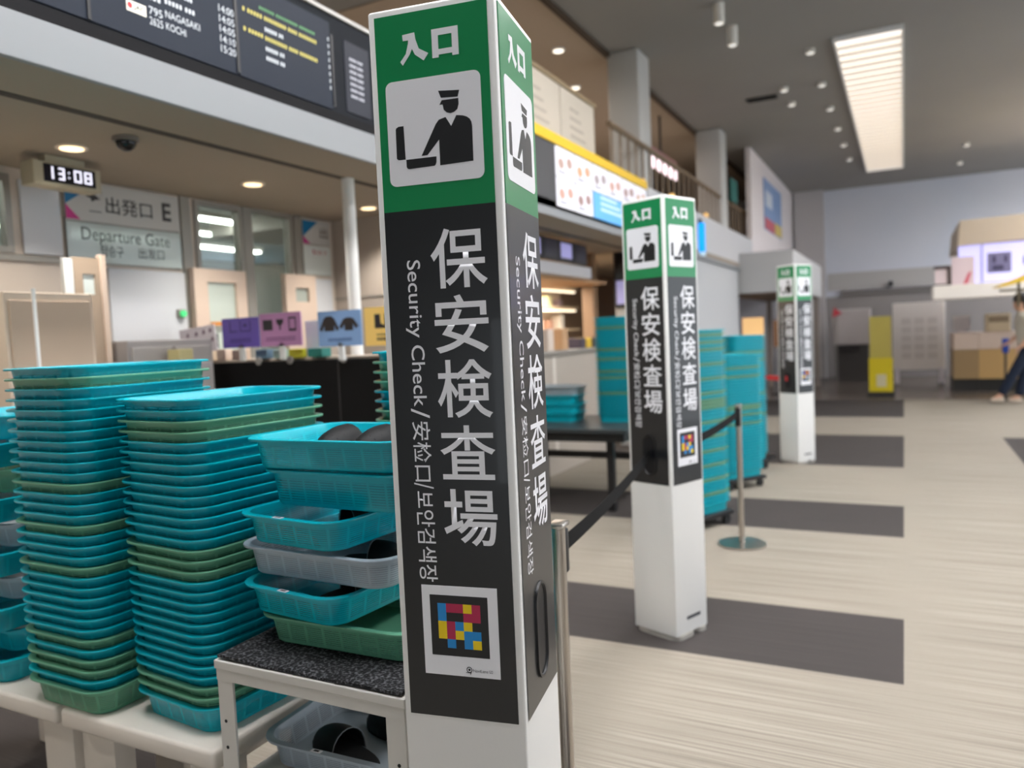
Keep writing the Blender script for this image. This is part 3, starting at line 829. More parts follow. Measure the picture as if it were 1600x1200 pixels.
BELTM = mat('belt_black', (15, 15, 16), .8, spec=.15)
stanchion((-.905, 2.028, 0), math.radians(5), 'steel belt stanchion just behind the nearest sign pillar')
stanchion((-1.045, 5.53, 0), math.radians(180), 'steel belt stanchion with round base between the second pillar and the floor tray stacks')
R2 = Matrix.Rotation(-.382, 3, 'Z')
c2 = Vector((-1.0204, 3.668, 0)) - R2 @ Vector((PW/2, -PD/2, 0))
slot2 = c2 + R2 @ Vector((0, -PD/2-.008, 0))
back2 = c2 + R2 @ Vector((0, PD/2+.006, 0))
belt('barrier_belt', (-.905, 2.075, .93), (slot2.x, slot2.y, .93), .05, BELTM, 'black belt stretched from the nearest stanchion to the second sign pillar')
belt('barrier_belt', (back2.x, back2.y, .94), (-1.045, 5.486, .94), .05, BELTM, 'black belt from behind the second sign pillar to the far stanchion')
R3 = Matrix.Rotation(-.6127, 3, 'Z')
c3 = Vector((-1.0508, 8.938, 0)) - R3 @ Vector((PW/2, -PD/2, 0))
s3 = c3 + R3 @ Vector((0, -PD/2-.008, 0))
belt('barrier_belt', (-1.472, 9.315, .945), (s3.x, s3.y, .945), .055, mat('belt_red', (190, 30, 40), .6), 'short red belt running left from the farthest sign pillar', 0)
t = empty('belt_stanchion', (-1.53, 9.37, 0), 'black stanchion holding the red belt left of the farthest pillar', 'stanchion')
build('post', cy((0, 0, .6), .05, 1.2, 24), BLKPL, t, smooth=True)
build('base', cy((0, 0, .012), .17, .024, 32), BLKPL, t, smooth=True)

# ------------------------------------------------------------------ trays
TL, TWD, TH, PITCH_Z = .515, .38, .080, .0280


def tray_mesh(name, m, n=7, far=False):
    bm = bmesh.new()
    uvl = bm.loops.layers.uv.new('wall')
    bw, bl, tw, tl = TWD-.062, TL-.062, TWD-.036, TL-.036
    if far:
        spec = [(bw, bl, .054, 0), (tw, tl, .068, TH-.007), (TWD, TL, .078, TH-.007), (TWD, TL, .078, TH), (tw-.004, tl-.004, .065, TH), (bw-.004, bl-.004, .052, .003)]
    else:
        spec = [(bw-.008, bl-.008, .050, 0), (bw, bl, .054, .004), (tw, tl, .068, TH-.0075), (TWD-.003, TL-.003, .076, TH-.007), (TWD, TL, .078, TH-.0045), (TWD-.001, TL-.001, .0775, TH-.0012), (TWD-.006, TL-.006, .075, TH),
                (tw, tl, .067, TH-.001), (tw-.004, tl-.004, .065, TH-.004), (bw-.004, bl-.004, .052, .003)]
    loops = []
    for (a, b, r, z) in spec: loops.append([bm.verts.new((x, y, z)) for x, y in rrect(a, b, r, n)])
    N = len(loops[0])
    per = [0]
    pts = rrect(tw, tl, .068, n)
    for i in range(N): per.append(per[-1]+math.dist(pts[i], pts[(i+1) % N]))
    wall_pairs = {1, len(spec)-2} if not far else set()
    for k in range(len(loops)-1):
        A, B = loops[k], loops[k+1]
        for i in range(N):
            j = (i+1) % N
            f = bm.faces.new((A[i], A[j], B[j], B[i])); f.smooth = True
            if k in wall_pairs:
                for l in f.loops:
                    idx = i if l.vert in (A[i], B[i]) else i+1
                    l[uvl].uv = (per[idx], l.vert.co.z)
            else:
                for l in f.loops: l[uvl].uv = (0, -1)
    for f in (bm.faces.new(loops[0][::-1]), bm.faces.new(loops[-1])):
        for l in f.loops: l[uvl].uv = (0, -1)
    bmesh.ops.recalc_face_normals(bm, faces=bm.faces)
    me = bpy.data.meshes.new(name); bm.to_mesh(me); bm.free(); me.materials.append(m)
    me.set_sharp_from_angle(angle=math.radians(50))
    return me


TM = {('t', 0): tray_mesh('plastic_tray', TEAL), ('g', 0): tray_mesh('plastic_tray', SAGE), ('w', 0): tray_mesh('plastic_tray', GREY),
      ('t', 1): tray_mesh('plastic_tray', TEALF, 4, True), ('g', 1): tray_mesh('plastic_tray', SAGEF, 4, True), ('w', 1): tray_mesh('plastic_tray', GREYF, 4, True)}
CN = {'t': 'teal', 'g': 'sage green', 'w': 'translucent grey'}
ONES = ['', 'first', 'second', 'third', 'fourth', 'fifth', 'sixth', 'seventh', 'eighth', 'ninth', 'tenth', 'eleventh', 'twelfth', 'thirteenth', 'fourteenth', 'fifteenth', 'sixteenth', 'seventeenth', 'eighteenth', 'nineteenth']


def ordinal(n):
    if n < 20: return ONES[n]
    tens = {2: 'twent', 3: 'thirt', 4: 'fort', 5: 'fift', 6: 'sixt'}[n//10]
    return tens+'ieth' if n % 10 == 0 else tens+'y-'+ONES[n % 10]


def tray(c, far, loc, rz, label, group, sc=1., sticker=None):
    o = bpy.data.objects.new('plastic_tray', TM[(c, far)]); COL.objects.link(o)
    o.location = loc; o.rotation_euler = (0, 0, rz); o.scale = sc if isinstance(sc, tuple) else (sc, sc, sc)
    tag(o, label, 'tray', group)
    if sticker is not None:
        u, v = sticker
        hw, hh = (.016, .006) if abs(u) < .1 else (.006, .016)
        b = build('label_sticker', bx((u-hw, v-hh, TH-.0005), (u+hw, v+hh, TH+.0008)), PWHITE, o)
        build('print', bx((u-hw*.6, v-hh*.5, TH+.0008), (u+hw*.6, v+hh*.5, TH+.0012)), PBLACK, b)
    return o


def stack(cols, x, y, z, rz, desc, group, far=0, jit=.0006, pitch=PITCH_Z, lean=(0, 0)):
    """cols reads from the top of the stack down."""
    n = len(cols)
    walk = [(0, 0, 0)]
    for _ in range(n): walk.append(tuple(a+random.uniform(-e, e) for a, e in zip(walk[-1], (jit, jit, .0012))))
    for i, c in enumerate(cols):
        k = n-1-i
        wx, wy, wr = walk[k]
        if i == 0: lb = '%s tray on the very top of %s' % (CN[c], desc)
        elif k == 0: lb = '%s tray at the bottom of %s' % (CN[c], desc)
        else: lb = '%s tray, %s from top of %s' % (CN[c], ordinal(i+1), desc)
        tray(c, far, (x+wx+lean[0]*k, y+wy+lean[1]*k, z+pitch*k), rz+wr, lb, group)


def place_corner(cx, cy_, rz, fx, fy):
    """centre of a tray whose base corner (front right: fx=+1, fy=-1) lies at cx, cy_"""
    R = Matrix.Rotation(rz, 2)
    bw, bl = TWD-.056, TL-.056
    d = R @ Vector((fx*bw/2, fy*bl/2))
    return cx-d.x, cy_-d.y


BZ = .50
A2 = math.radians(-5.2)
x2, y2 = place_corner(-1.681, 1.425, A2, 1, -1)
S2 = 'ttgg' + 't'*10 + 'ggg' + 't'*10 + 'ggt'
stack(S2, x2, y2, BZ, A2, 'the tall stack next to the cart', 'trays in the tall stack next to the cart', pitch=.0290)
A1 = math.radians(-.6)
x1, y1 = place_corner(-2.079, 1.376, A1, 1, -1)
S1 = 'tg' + 't'*9 + 'g' + 'ttt' + 'g' + 'ttt' + 'g' + 'tttttt' + 'g' + 't' + 'ggt' + 'g'
stack(S1, x1, y1, BZ, A1, 'the tall stack across both benches', 'trays in the tall stack across both benches', pitch=.0303)

# bench tables
def bench(x0, x1, yf, yb, label, r=.02):
    t = empty('bench_table', ((x0+x1)/2, (yf+yb)/2, 0), label, 'table', group='low cream bench tables')
    a, b = (x1-x0)/2, (yb-yf)/2
    build('top', bx((-a, -b, BZ-.058), (a, b, BZ), .012, 3), CREAM, t, smooth=True)
    for sx in (-1, 1):
        for sy in (-1, 1):
            cx, cy_ = sx*(a-.085), sy*(b-.09)
            bm = bx((cx-.075, cy_-.035, 0), (cx+.075, cy_+.035, BZ-.056), .006)
            for v in bm.verts:
                if v.co.z < .1: v.co.x -= sx*-.0
            build('leg', bm, CREAM, t, smooth=True)
    bm = bmesh.new()
    build('apron', bx((-a+.05, -b+.06, BZ-.10), (a-.05, b-.06, BZ-.056)), CREAM, t)
    return t


bench(-2.262, -1.622, 1.365, 1.93, 'cream bench table under the stack next to the cart')
bench(-3.15, -2.285, 1.365, 1.93, 'cream bench table at the far left under loose trays')

# loose stack at the left frame edge
LO = [('t', .500, 0), ('t', .584, 1), ('t', .668, 0), ('w', .756, 1), ('t', .845, 0), ('w', .932, 1), ('t', 1.022, 0), ('g', 1.112, 1), ('t', 1.20, 0), ('t', 1.286, 1)]
for i, (c, z, q) in enumerate(LO):
    n = len(LO)-i
    cx = -2.757 if q == 0 else -2.823
    tray(c, 0, (cx+random.uniform(-.004, .004), 1.62+random.uniform(-.008, .008), z), PI/2*q + random.uniform(-.02, .02),
         '%s tray, %s from the top of the loose stack at the left edge' % (CN[c], ordinal(n)), 'loose trays at the left edge')

# stack half hidden behind the nearest pillar
ST = 'tgggttggtt' + 'ttgtttttgttttttgttttt'
RB = math.radians(20)
BC = Vector((-1.53, 1.98)) + Matrix.Rotation(RB, 2) @ Vector((TWD/2, TL/2))
stack(ST, BC.x, BC.y, .50, RB, 'the stack half hidden behind the nearest pillar', 'trays behind the nearest pillar', pitch=.0313)
t = empty('bench_table', (BC.x, BC.y, 0), 'low dark trolley table under the stack behind the nearest pillar', 'table', RB)
build('top', bx((-.17, -.22, .46), (.17, .22, .5), .006), DARKG, t)
for sx in (-1, 1):
    for sy in (-1, 1): build('leg', bx((sx*.14-.02, sy*.19-.02, 0), (sx*.14+.02, sy*.19+.02, .46)), DARKG, t)

# ------------------------------------------------------------------ small white cart with mat
CX0, CX1, CY0, CY1, CZ = -1.60, -1.005, 1.37, 1.86, .75
t = empty('tray_cart', ((CX0+CX1)/2, (CY0+CY1)/2, 0), 'white steel shelf cart with a black mat between the stacks and nearest pillar', 'cart')
a, b = (CX1-CX0)/2, (CY1-CY0)/2
bm = bmesh.new()
box(bm, (-a, -b, CZ-.022), (a, b, CZ), .002)
box(bm, (-a+.004, -b+.0035, CZ-.052), (a-.004, -b+.020, CZ-.022)); box(bm, (-a+.004, b-.020, CZ-.052), (a-.004, b-.0035, CZ-.022))
box(bm, (-a+.0035, -b+.020, CZ-.052), (-a+.020, b-.020, CZ-.022)); box(bm, (a-.020, -b+.020, CZ-.052), (a-.0035, b-.020, CZ-.022))
build('top_frame', bm, CREAMM, t)
for sx in (-1, 1):
    for sy in (-1, 1):
        bm = bmesh.new()
        x, y = sx*(a-.005), sy*(b-.005)
        box(bm, (min(x, x-sx*.052), min(y, y-sy*.004), .0), (max(x, x-sx*.052), max(y, y-sy*.004), CZ-.022))
        box(bm, (min(x, x-sx*.004), min(y-sy*.004, y-sy*.05), .0), (max(x, x-sx*.004), max(y-sy*.004, y-sy*.05), CZ-.022))
        lg = build('leg', bm, CREAMM, t)
        bm = bmesh.new()
        for i in range(8):
            cyl(bm, (x-sx*.021, y+sy*.0006, CZ-.16-i*.07), .0045, .0016, 12, axis='y')
        build('bolt_holes', bm, mat('hole_black', (14, 14, 14), .8), lg)
build('lower_shelf', bx((-a+.01, -b+.01, .395), (a-.01, b-.01, .412)), CREAMM, t)
# mat with its front edge sagging over the lip
mt = bmesh.new(); n = 14; rows = []
for i in range(n+1):
    u = -a+.008+(2*a-.02)*i/n
    dip = -.004*math.sin(PI*i/n)
    rows.append([mt.verts.new((u, v, CZ+.006+(dip if v < -b+.03 else 0)+.002*math.sin(i*1.3))) for v in (-b+.006, -b+.05, 0, b-.01)])
for i in range(n):
    for j in range(3): mt.faces.new((rows[i][j], rows[i+1][j], rows[i+1][j+1], rows[i][j+1]))
ex = bmesh.ops.extrude_face_region(mt, geom=mt.faces[:])
bmesh.ops.translate(mt, vec=(0, 0, .007), verts=[v for v in ex['geom'] if isinstance(v, bmesh.types.BMVert)])
o = build('rubber_mat', mt, MATB, loc=((CX0+CX1)/2, (CY0+CY1)/2, .0))
tag(o, 'black speckled rubber mat lying on the white cart', 'mat')

CT = 'cart stack'
CZs = [.768, .852, .950, 1.040, 1.134, 1.236]
long_ = PI/2
tray('g', 0, (-1.300, 1.655, CZs[0]), long_+.02, 'sage green tray at the bottom of the loose stack on the cart', 'loose trays on the cart')
tray('t', 0, (-1.385, 1.685, CZs[1]), -.10, 'teal tray second from the bottom of the loose stack on the cart', 'loose trays on the cart', sticker=(.0, -TL/2+.008))
tray('w', 0, (-1.345, 1.640, CZs[2]), long_-.03, 'grey translucent tray third from the bottom of the stack on the cart', 'loose trays on the cart')
tray('t', 0, (-1.38, 1.685, CZs[3]), -.09, 'teal tray with a white sticker, third from the top on the cart', 'loose trays on the cart', sticker=(-.01, -TL/2+.008))
tray('t', 0, (-1.290, 1.655, CZs[4]), long_-.02, 'teal tray under the topmost tray of the stack on the cart', 'loose trays on the cart', sc=(.93, .93, 1.22))
tray('t', 0, (-1.300, 1.640, CZs[5]), long_+.015, 'teal tray with two clogs on the very top of the cart', 'loose trays on the cart')
tray('w', 0, (-1.32, 1.655, .424), long_+.03, 'grey translucent tray with sandals on the lower shelf of the cart', 'trays on the cart shelf', sticker=(-TWD/2+.008, .05))

# ------------------------------------------------------------------ slippers
def slipper(name, loc, rz, label, clog=False, tilt=(0, 0), sc=1.):
    t = empty(name, loc, label, 'slipper', rz, 'black slippers in the trays')
    t.rotation_euler = (tilt[0], tilt[1], rz); t.scale = (sc, sc, sc)
    n = 26; L, Wd = .27, .098
    out = []
    for i in range(n):
        a = 2*PI*i/n; x = L/2*math.cos(a)
        wv = Wd/2*(1.0+.16*math.cos(a)) * (1-.10*math.exp(-((x+.02)/.05)**2))
        out.append((x, wv*math.sin(a)))
    bm = bmesh.new(); plate(bm, out, 0, .022)
    build('sole', bm, RUB, t, smooth=True)
    bm = bmesh.new(); plate(bm, [(x*.93, y*.88) for x, y in out], .022, .027)
    build('footbed', bm, mat('footbed_black', (32, 32, 34), .75), t)
    bm = bmesh.new(); rows = []
    nu, nv = 14, 10
    x0, x1 = (-.005, .135) if clog else (-.01, .125)
    for i in range(nu+1):
        s = i/nu; x = x0+(x1-x0)*s
        wv = Wd/2*1.13*math.sqrt(max(0, 1-(max(0, s-.25)/.78)**2)) if s > .25 else Wd/2*1.12
        hv = (.066 if clog else .062)*math.sqrt(max(0.02, 1-(s)**2.2)) + .012
        rows.append([bm.verts.new((x, wv*math.cos(PI*j/nv), .012+hv*math.sin(PI*j/nv)**.8)) for j in range(nv+1)])
    for i in range(nu):
        for j in range(nv): bm.faces.new((rows[i][j], rows[i][j+1], rows[i+1][j+1], rows[i+1][j]))
    ex = bmesh.ops.solidify(bm, geom=bm.faces[:], thickness=.004)
    u = build('upper', bm, RUB if clog else mat('strap_black', (26, 30, 32), .5), t, smooth='all')
    if clog:
        bm = bmesh.new()
        for i, s in enumerate((.3, .5, .68)):
            for j in range(-2, 3):
                x = x0+(x1-x0)*s; hv = .066*math.sqrt(1-s**2.2)+.012; ang = PI/2+j*.32
                wv = Wd/2*1.13*math.sqrt(1-(max(0, s-.25)/.78)**2)
                ball(bm, (x, wv*math.cos(ang)*.965, .011+hv*math.sin(ang)**.8*.965), .0034, u=8, v=5)
        build('vent_holes', bm, mat('hole_black', (8, 8, 8), .9), u)
    else:
        bm = bmesh.new(); prev = None
        for j in range(nv+1):
            p = Vector((x0-.002, Wd/2*1.14*math.cos(PI*j/nv), .012+.076*math.sin(PI*j/nv)**.8))
            if prev is not None:
                d = p-prev; c = cy((0, 0, 0), .0016, d.length*1.05, 8)
                q = d.to_track_quat('Z', 'Y').to_matrix().to_4x4()
                c2_ = put(c, Matrix.Translation((p+prev)/2) @ q)
                me = bpy.data.meshes.new('tmp'); c2_.to_mesh(me); c2_.free(); bm.from_mesh(me); bpy.data.meshes.remove(me)
            prev = p
        build('strap_piping', bm, mat('piping_grey', (120, 124, 126), .6), u, smooth=True)
    return t


zt = CZs[5]+.006
slipper('clog', (-1.335, 1.63, zt+.004), PI/2*-.92, 'black clog with vent holes, left one in the topmost cart tray', True, tilt=(0, 0))
slipper('clog', (-1.215, 1.64, zt+.004), PI/2*-.97, 'black clog with vent holes, right one in the topmost cart tray', True, tilt=(0, 0))
slipper('slipper', (-1.355, 1.575, .431), PI-.25, 'black sandal with grey piping at the front of the lower tray', tilt=(0, 0))
slipper('slipper', (-1.285, 1.735, .431), PI-.18, 'black sandal at the back of the lower tray on the cart', tilt=(0, 0))
for zz, lb, xx in ((CZs[1], 'black slipper inside the teal tray second from the bottom on the cart', -1.36), (CZs[2], 'black slipper inside the grey tray in the middle of the cart stack', -1.26), (CZs[3], 'black slipper inside the teal tray with a sticker, third from the top of the cart', -1.35)):
    slipper('slipper', (xx, 1.64, zz+.004), 1.2 if xx < -1.3 else .1, lb, sc=.8)

# ------------------------------------------------------------------ far tables and floor stacks of trays
t = empty('long_table', (-2.72, 6.62, 0), 'dark long table with black legs behind the second pillar', 'table')
build('top', bx((-.66, -.55, .70), (.66, .55, .735), .004), DARKG, t)
build('apron', bx((-.62, -.5, .62), (.62, .5, .70)), mat('table_apron', (30, 32, 33), .5), t)
for sx in (-.55, .45):
    for sy in (-.35, .45): build('leg', bx((sx-.03, sy-.03, 0), (sx+.03, sy+.03, .62)), BLKPL, t)
build('stretcher', bx((-.55, -.02, .40), (.55, .02, .46)), BLKPL, t)
SFA = ''.join('g' if i in (3, 10, 13, 17, 19, 24) else 't' for i in range(32))
stack(SFA, -2.34, 6.80, .735, .10, 'the blurred stack on the dark long table', 'trays stacked on the dark table', far=1)
for i, (c, z) in enumerate([('t', .735), ('t', .818), ('t', .901), ('w', .984)]):
    tray(c, 1, (-2.95+.02*(i % 2), 6.70, z), PI/2+.1*(i % 2), ['teal tray at the bottom of the low pile on the dark table', 'teal tray second from the bottom of the low pile on the dark table', 'teal tray third from the bottom of the low pile on the dark table', 'grey tray topping the low pile on the dark table'][i], 'low pile of trays on the dark table')


def dolly(x, y, rz, label, z=.11):
    t = empty('tray_dolly', (x, y, 0), label, 'dolly', rz, 'black dollies under the floor stacks')
    build('deck', bx((-.2, -.24, .075), (.2, .24, z), .006), BLKPL, t)
    for sx in (-1, 1):
        for sy in (-1, 1): build('wheel', cy((sx*.16, sy*.19, .0375), .0375, .025, 18, axis='x'), RUB, t, smooth=True)


SF1 = ''.join('g' if i % 4 in (1,) or i in (3, 19, 20) else 't' for i in range(49))
SF2 = ''.join('g' if i in (4, 7, 17, 18, 20, 23) else 't' for i in range(40))
SF3 = ''.join('g' if i in (6, 9, 22, 30) else 't' for i in range(46))
for cols, x, y, rz, nm, lab in ((SF1, -1.50, 6.02, -.45, 'the floor stack right behind the second pillar', 'black dolly under the floor stack right behind the second pillar'),
                                (SF2, -1.50, 7.58, -.62, 'the shorter floor stack beside the stanchion', 'black dolly under the shorter floor stack beside the stanchion'),
                                (SF3, -1.60, 8.55, -.62, 'the rearmost floor stack by the farthest pillar', 'black dolly under the rearmost floor stack')):
    dolly(x, y, rz, lab)
    stack(cols, x, y, .11, rz, nm, 'trays in ' + nm, far=1)

# ------------------------------------------------------------------ hall columns
for k, (x0, x1, y0, y1) in enumerate([(-3.45, -3.02, 9.9, 10.4), (-3.43, -2.96, 14.65, 15.15)]):
    t = struct('column_%s' % ('near', 'far')[k], bx((x0, y0, 0), (x1, y1, ZC), .03, 3), mat('column_white', (190, 189, 185), .5), smooth=True)
# ------------------------------------------------------------------ menu board over the shops, yellow strip
t = empty('menu_board', (XF, 7.6, 2.76), 'white illuminated menu board with food pictures under a yellow strip', 'menu board')
build('dark_panel', bx((-.06, -2.35, -.10), (.0, -1.15, .49), .004), mat('menu_dark', (60, 60, 62), .5), t)
build('backing', bx((-.06, -1.15, -.10), (0, 1.65, .49)), mat('menu_backing', (70, 70, 74), .5), t)
build('yellow_strip', bx((-.03, -2.35, .49), (.012, 1.65, .585), .004), mat('strip_yellow', (226, 184, 30), .5), t)
M = face_frame((.001, 0, 0), '+x')
MENW = mat('menu_white', (226, 224, 232), .4, emit=.28)
cols_food = [(196, 152, 136), (156, 124, 118), (204, 172, 152), (176, 146, 134), (206, 156, 120), (160, 146, 148)]
for i in range(6):
    for j in range(2):
        u0, u1 = -1.13+i*.46, -1.13+i*.46+.44
        z0 = -.055+j*.272
        if j == 0 and i >= 2: continue
        p = build('menu_panel', put(plate(bmesh.new(), rectpts(u0, z0, u1, z0+.262), 0, .004), M), MENW, t)
        bm = bmesh.new()
        for q in range(2):
            plate(bm, [(u0+.12+.2*q+.07*math.cos(a*PI/6), z0+.12+.03*q+.05*math.sin(a*PI/6)) for a in range(12)], .004, .006)
        build('dish_picture', put(bm, M), mat('dish_%d' % ((i+j*3) % 6), cols_food[(i+j*3) % 6], .5, emit=.1), p)
        bm = bmesh.new()
        for q in range(3): plate(bm, rectpts(u0+.05, z0+.03+q*.012, u0+.2+.04*q, z0+.036+q*.012), .004, .005)
        build('menu_lines', put(bm, M), mat('menu_ink', (120, 116, 128), .6), p)
p = build('blue_panel', put(plate(bmesh.new(), rectpts(-.2, -.055, 1.63, .207), 0, .005), M), mat('menu_blue', (84, 160, 220), .4, emit=.35), t)
bm = bmesh.new()
plate(bm, [(1.2+.12*math.cos(a*PI/6), .1+.07*math.sin(a*PI/6)) for a in range(12)], .005, .007)
for q in range(3): plate(bm, rectpts(.0, .04+q*.06, .7-.1*q, .065+q*.06), .005, .007)
build('menu_lines', put(bm, M), mat('menu_pale', (196, 216, 236), .5, emit=.3), p)

# mezzanine parapet, railing and signs
t = empty('mezzanine_parapet', (-3.0, 7.3, 3.3), 'cream parapet boards above the yellow strip, left of the first column', 'parapet')
for i in range(3):
    y = -2.0+i*.95
    b = build('board', bx((-.03, y, 0), (0, y+.93, .70), .004), mat('parapet_cream', (196, 186, 170), .6), t)
    bm = bmesh.new()
    for q in range(4): box(bm, (0, y+.25, .25+.09*q), (.003, y+.65-.06*q, .275+.09*q))
    build('faint_lines', bm, mat('parapet_ink', (170, 160, 146), .6), b)
build('top_rail', bx((-.05, -2.0, .70), (.02, .86, .74), .006), mat('parapet_rail', (150, 130, 100), .5), t)
t = empty('mezzanine_railing', (-3.0, 11.5, 3.3), 'vertical bar railing on the mezzanine between the two columns', 'railing')
build('top_rail', bx((-.03, -2.9, .62), (.03, 6.0, .67), .008), mat('rail_bronze', (120, 100, 76), .4), t)
build('bottom_rail', bx((-.02, -2.9, .02), (.02, 6.0, .06)), mat('rail_bronze', (120, 100, 76)), t)
bm = bmesh.new()
for i in range(30): cyl(bm, (0, -2.8+i*.3, .34), .014, .58, 8)
build('bars', bm, mat('rail_bronze', (120, 100, 76)), t)
bm = bmesh.new()
for k, (y, z) in enumerate(((9.5, 3.4), (10.9, 3.42), (11.9, 3.42), (13.0, 3.4))):
    o = tag(build('globe_lamp', ball(bmesh.new(), (-2.9, y, z), .045), mat('globe_amber', (240, 190, 110), .4, emit=.5), smooth='all'), 'small amber globe lamp at the mezzanine edge, %s from the near end' % ONES[k+1], 'lamp', 'amber globe lamps on the mezzanine')
    build('lamp_stem', cy((-2.9, y, (3.30+z)/2-.02), .012, z-3.34, 8), BLKPL, o)
t = empty('mezzanine_shop_sign', (-3.7, 13.2, 4.25), 'pink and white lit shop sign on the mezzanine between the columns', 'sign')
build('light_face', bx((0, -.9, 0), (.04, .95, .16)), mat('sign_pinkwhite', (250, 226, 232), .4, emit=1.3), t)
build('band', bx((0, -.9, .16), (.04, .95, .32)), mat('sign_mauve', (170, 120, 122), .5), t)
build('hanger', bx((0, -.02, .32), (.03, .02, ZC-4.25-.012)), BLKPL, t)
t = empty('mezzanine_banner', (-2.9, 15.1, 3.95), 'dark teal banner panel right of the far column on the mezzanine', 'banner')
build('cloth', bx((-.02, .08, 0), (0, .72, .42)), mat('banner_teal', (0, 92, 84), .6), t)
build('rod', cy((-.01, .4, .43), .012, .72, 10, axis='y'), BLKPL, t)
t = empty('wall_poster', (XF+.004, 19.6, 3.7), 'tall poster in blue, red and yellow on the upper left white wall', 'poster')
build('sheet', bx((0, -1.4, 0), (.01, 1.3, 1.15)), mat('poster_blue', (128, 156, 200), .5), t)
build('red_area', bx((.01, -1.35, .02), (.014, .1, .28)), mat('poster_red', (200, 96, 110), .5), t)
build('yellow_area', bx((.01, .15, .02), (.014, 1.25, .3)), mat('poster_yellow', (214, 190, 96), .5), t)
build('white_area', bx((.01, -1.2, .55), (.014, -.2, .9)), mat('poster_white', (206, 214, 226), .5), t)
t = empty('hanging_blue_sign', (XF, 11.9, 2.70), 'bright blue lit sign projecting from the grey fascia', 'sign')
build('case', bx((0, -.03, 0), (.09, .03, .44), .006), mat('sign_blue', (0, 150, 235), .4, emit=.8), t)
build('base_strip', bx((0, -.032, -.06), (.09, .032, 0), .004), mat('sign_strip', (190, 214, 230), .4, emit=.4), t)
build('bracket', bx((0, -.01, .44), (.05, .01, .5)), BLKPL, t)

# ------------------------------------------------------------------ shop under the soffit
for k in range(4):
    y = 6.9+k*.42
    o = tag(build('menu_screen', bx((-3.36, y, 2.34), (-3.31, y+.4, 2.57), .006), BLKPL), 'black menu screen hanging under the soffit, %s in the row over the shop' % ONES[k+1], 'screen', 'menu screens over the shop')
    build('display', bx((-3.31, y+.05, 2.38), (-3.305, y+.35, 2.54)), mat('display_%d' % (k % 2), [(150, 146, 196), (22, 22, 34)][k % 2], .3, emit=.5), o)
t = empty('shop_fascia', (-3.4, 7.7, 2.2), 'grey signless fascia band below the shop screens', 'fascia')
build('band', bx((-.05, -1.2, 0), (.05, 1.1, .13), .005), mat('shop_band', (190, 188, 190), .5), t)
build('warm_soffit', bx((-1.6, -1.2, -.03), (-.05, 1.9, 0)), mat('shop_wood', (176, 136, 96), .6), t)
build('hanger', bx((-.04, -1.0, .13), (0, -.96, .4)), ALU, t)
t = empty('shop_counter', (-3.5, 8.1, 0), 'plain grey beige service counter below the warm shop shelves', 'counter')
build('front', bx((-.3, -1.5, 0), (.05, 1.3, 1.33), .006), mat('service_counter', (172, 162, 150), .6), t)
build('top', bx((-.34, -1.52, 1.33), (.09, 1.32, 1.37), .006), mat('service_top', (150, 144, 136), .5), t)
build('white_stile', bx((.05, -.35, .2), (.06, -.28, 1.3)), mat('stile_white', (214, 206, 196), .5), t)
t = empty('shop_shelving', (-5.09, 9.6, 0), 'warm lit shelf unit at the back of the shop', 'shelf unit')
build('back_panel', bx((0, -2.4, 1.0), (.03, 2.2, 2.5)), mat('shelf_back', (226, 208, 186), .6), t)
for z in (1.25, 1.6, 1.95, 2.25): build('shelf_board', bx((.03, -2.4, z), (.35, 2.2, z+.03)), mat('shelf_board', (220, 196, 160), .5), t)
for z in (1.90, 2.2): build('strip_lamp', bx((.3, -2.3, z), (.34, 2.1, z+.03)), mat('warm_strip', (255, 236, 206), .5, emit=1.4), t)
build('carcass', bx((.0, -2.4, 0), (.35, 2.2, 1.0)), mat('shelf_back', (206, 176, 140)), t)
pc = [(206, 150, 126), (226, 212, 200), (176, 136, 116), (236, 228, 216), (196, 194, 150), (150, 130, 134), (222, 200, 140)]
k = 0
for zi, z in enumerate((1.283, 1.633, 1.983)):
    for j in range(9):
        y = 7.85+j*.42+random.uniform(-.05, .05); h_ = random.uniform(.12, .22) if zi < 2 else random.uniform(.1, .17); wd = random.uniform(.12, .2)
        o = build('goods_box', bx((-4.98, y, z), (-4.82, y+wd, z+h_), .006), mat('goods_%d' % (k % 7), pc[k % 7], .6))
        tag(o, 'shop goods box, %s along the %s shelf of the warm shop' % (ONES[j+1], ('lower', 'middle', 'upper')[zi]), 'box', 'goods on the shop shelves'); k += 1
for k, (y, rgb) in enumerate([(7.6, (206, 190, 176)), (8.0, (190, 150, 110)), (8.55, (60, 52, 66)), (8.75, (216, 176, 40)), (8.95, (40, 36, 40))]):
    o = build('counter_box', bx((-3.6, y, 1.37), (-3.42, y+.16, 1.37+(.24 if k < 2 else .12)), .008), mat('cbox_%d' % k, rgb, .6))
    tag(o, ['pale box at the left on the service counter', 'tan box second from left on the service counter', 'dark violet box on the service counter', 'bright yellow box on the service counter', 'black box at the right end of the service counter'][k], 'box', 'boxes on the service counter')
lamp('shop_light', 'AREA', (-4.4, 9.2, 2.16), 90, (1, .9, .78), 1.0, 3.0)
t = empty('shop_post', (-3.75, 9.75, 0), 'brown square post left of the column screen', 'post')
build('shaft', bx((-.08, -.08, 0), (.08, .08, ZS)), mat('post_brown', (140, 112, 86), .6), t)
build('shoe', bx((-.1, -.1, 0), (.1, .1, .12), .004), mat('post_shoe', (90, 74, 60), .6), t)
t = empty('column_screen', (-3.24, 9.87, 1.86), 'tall black screen with pale lower pictures on the first column', 'screen')
build('case', bx((-.19, -.04, 0), (.19, .03, .76), .006), BLKPL, t)
build('display', bx((-.16, -.044, .05), (.16, -.04, .36)), mat('display_lilac', (150, 146, 190), .3, emit=.5), t)
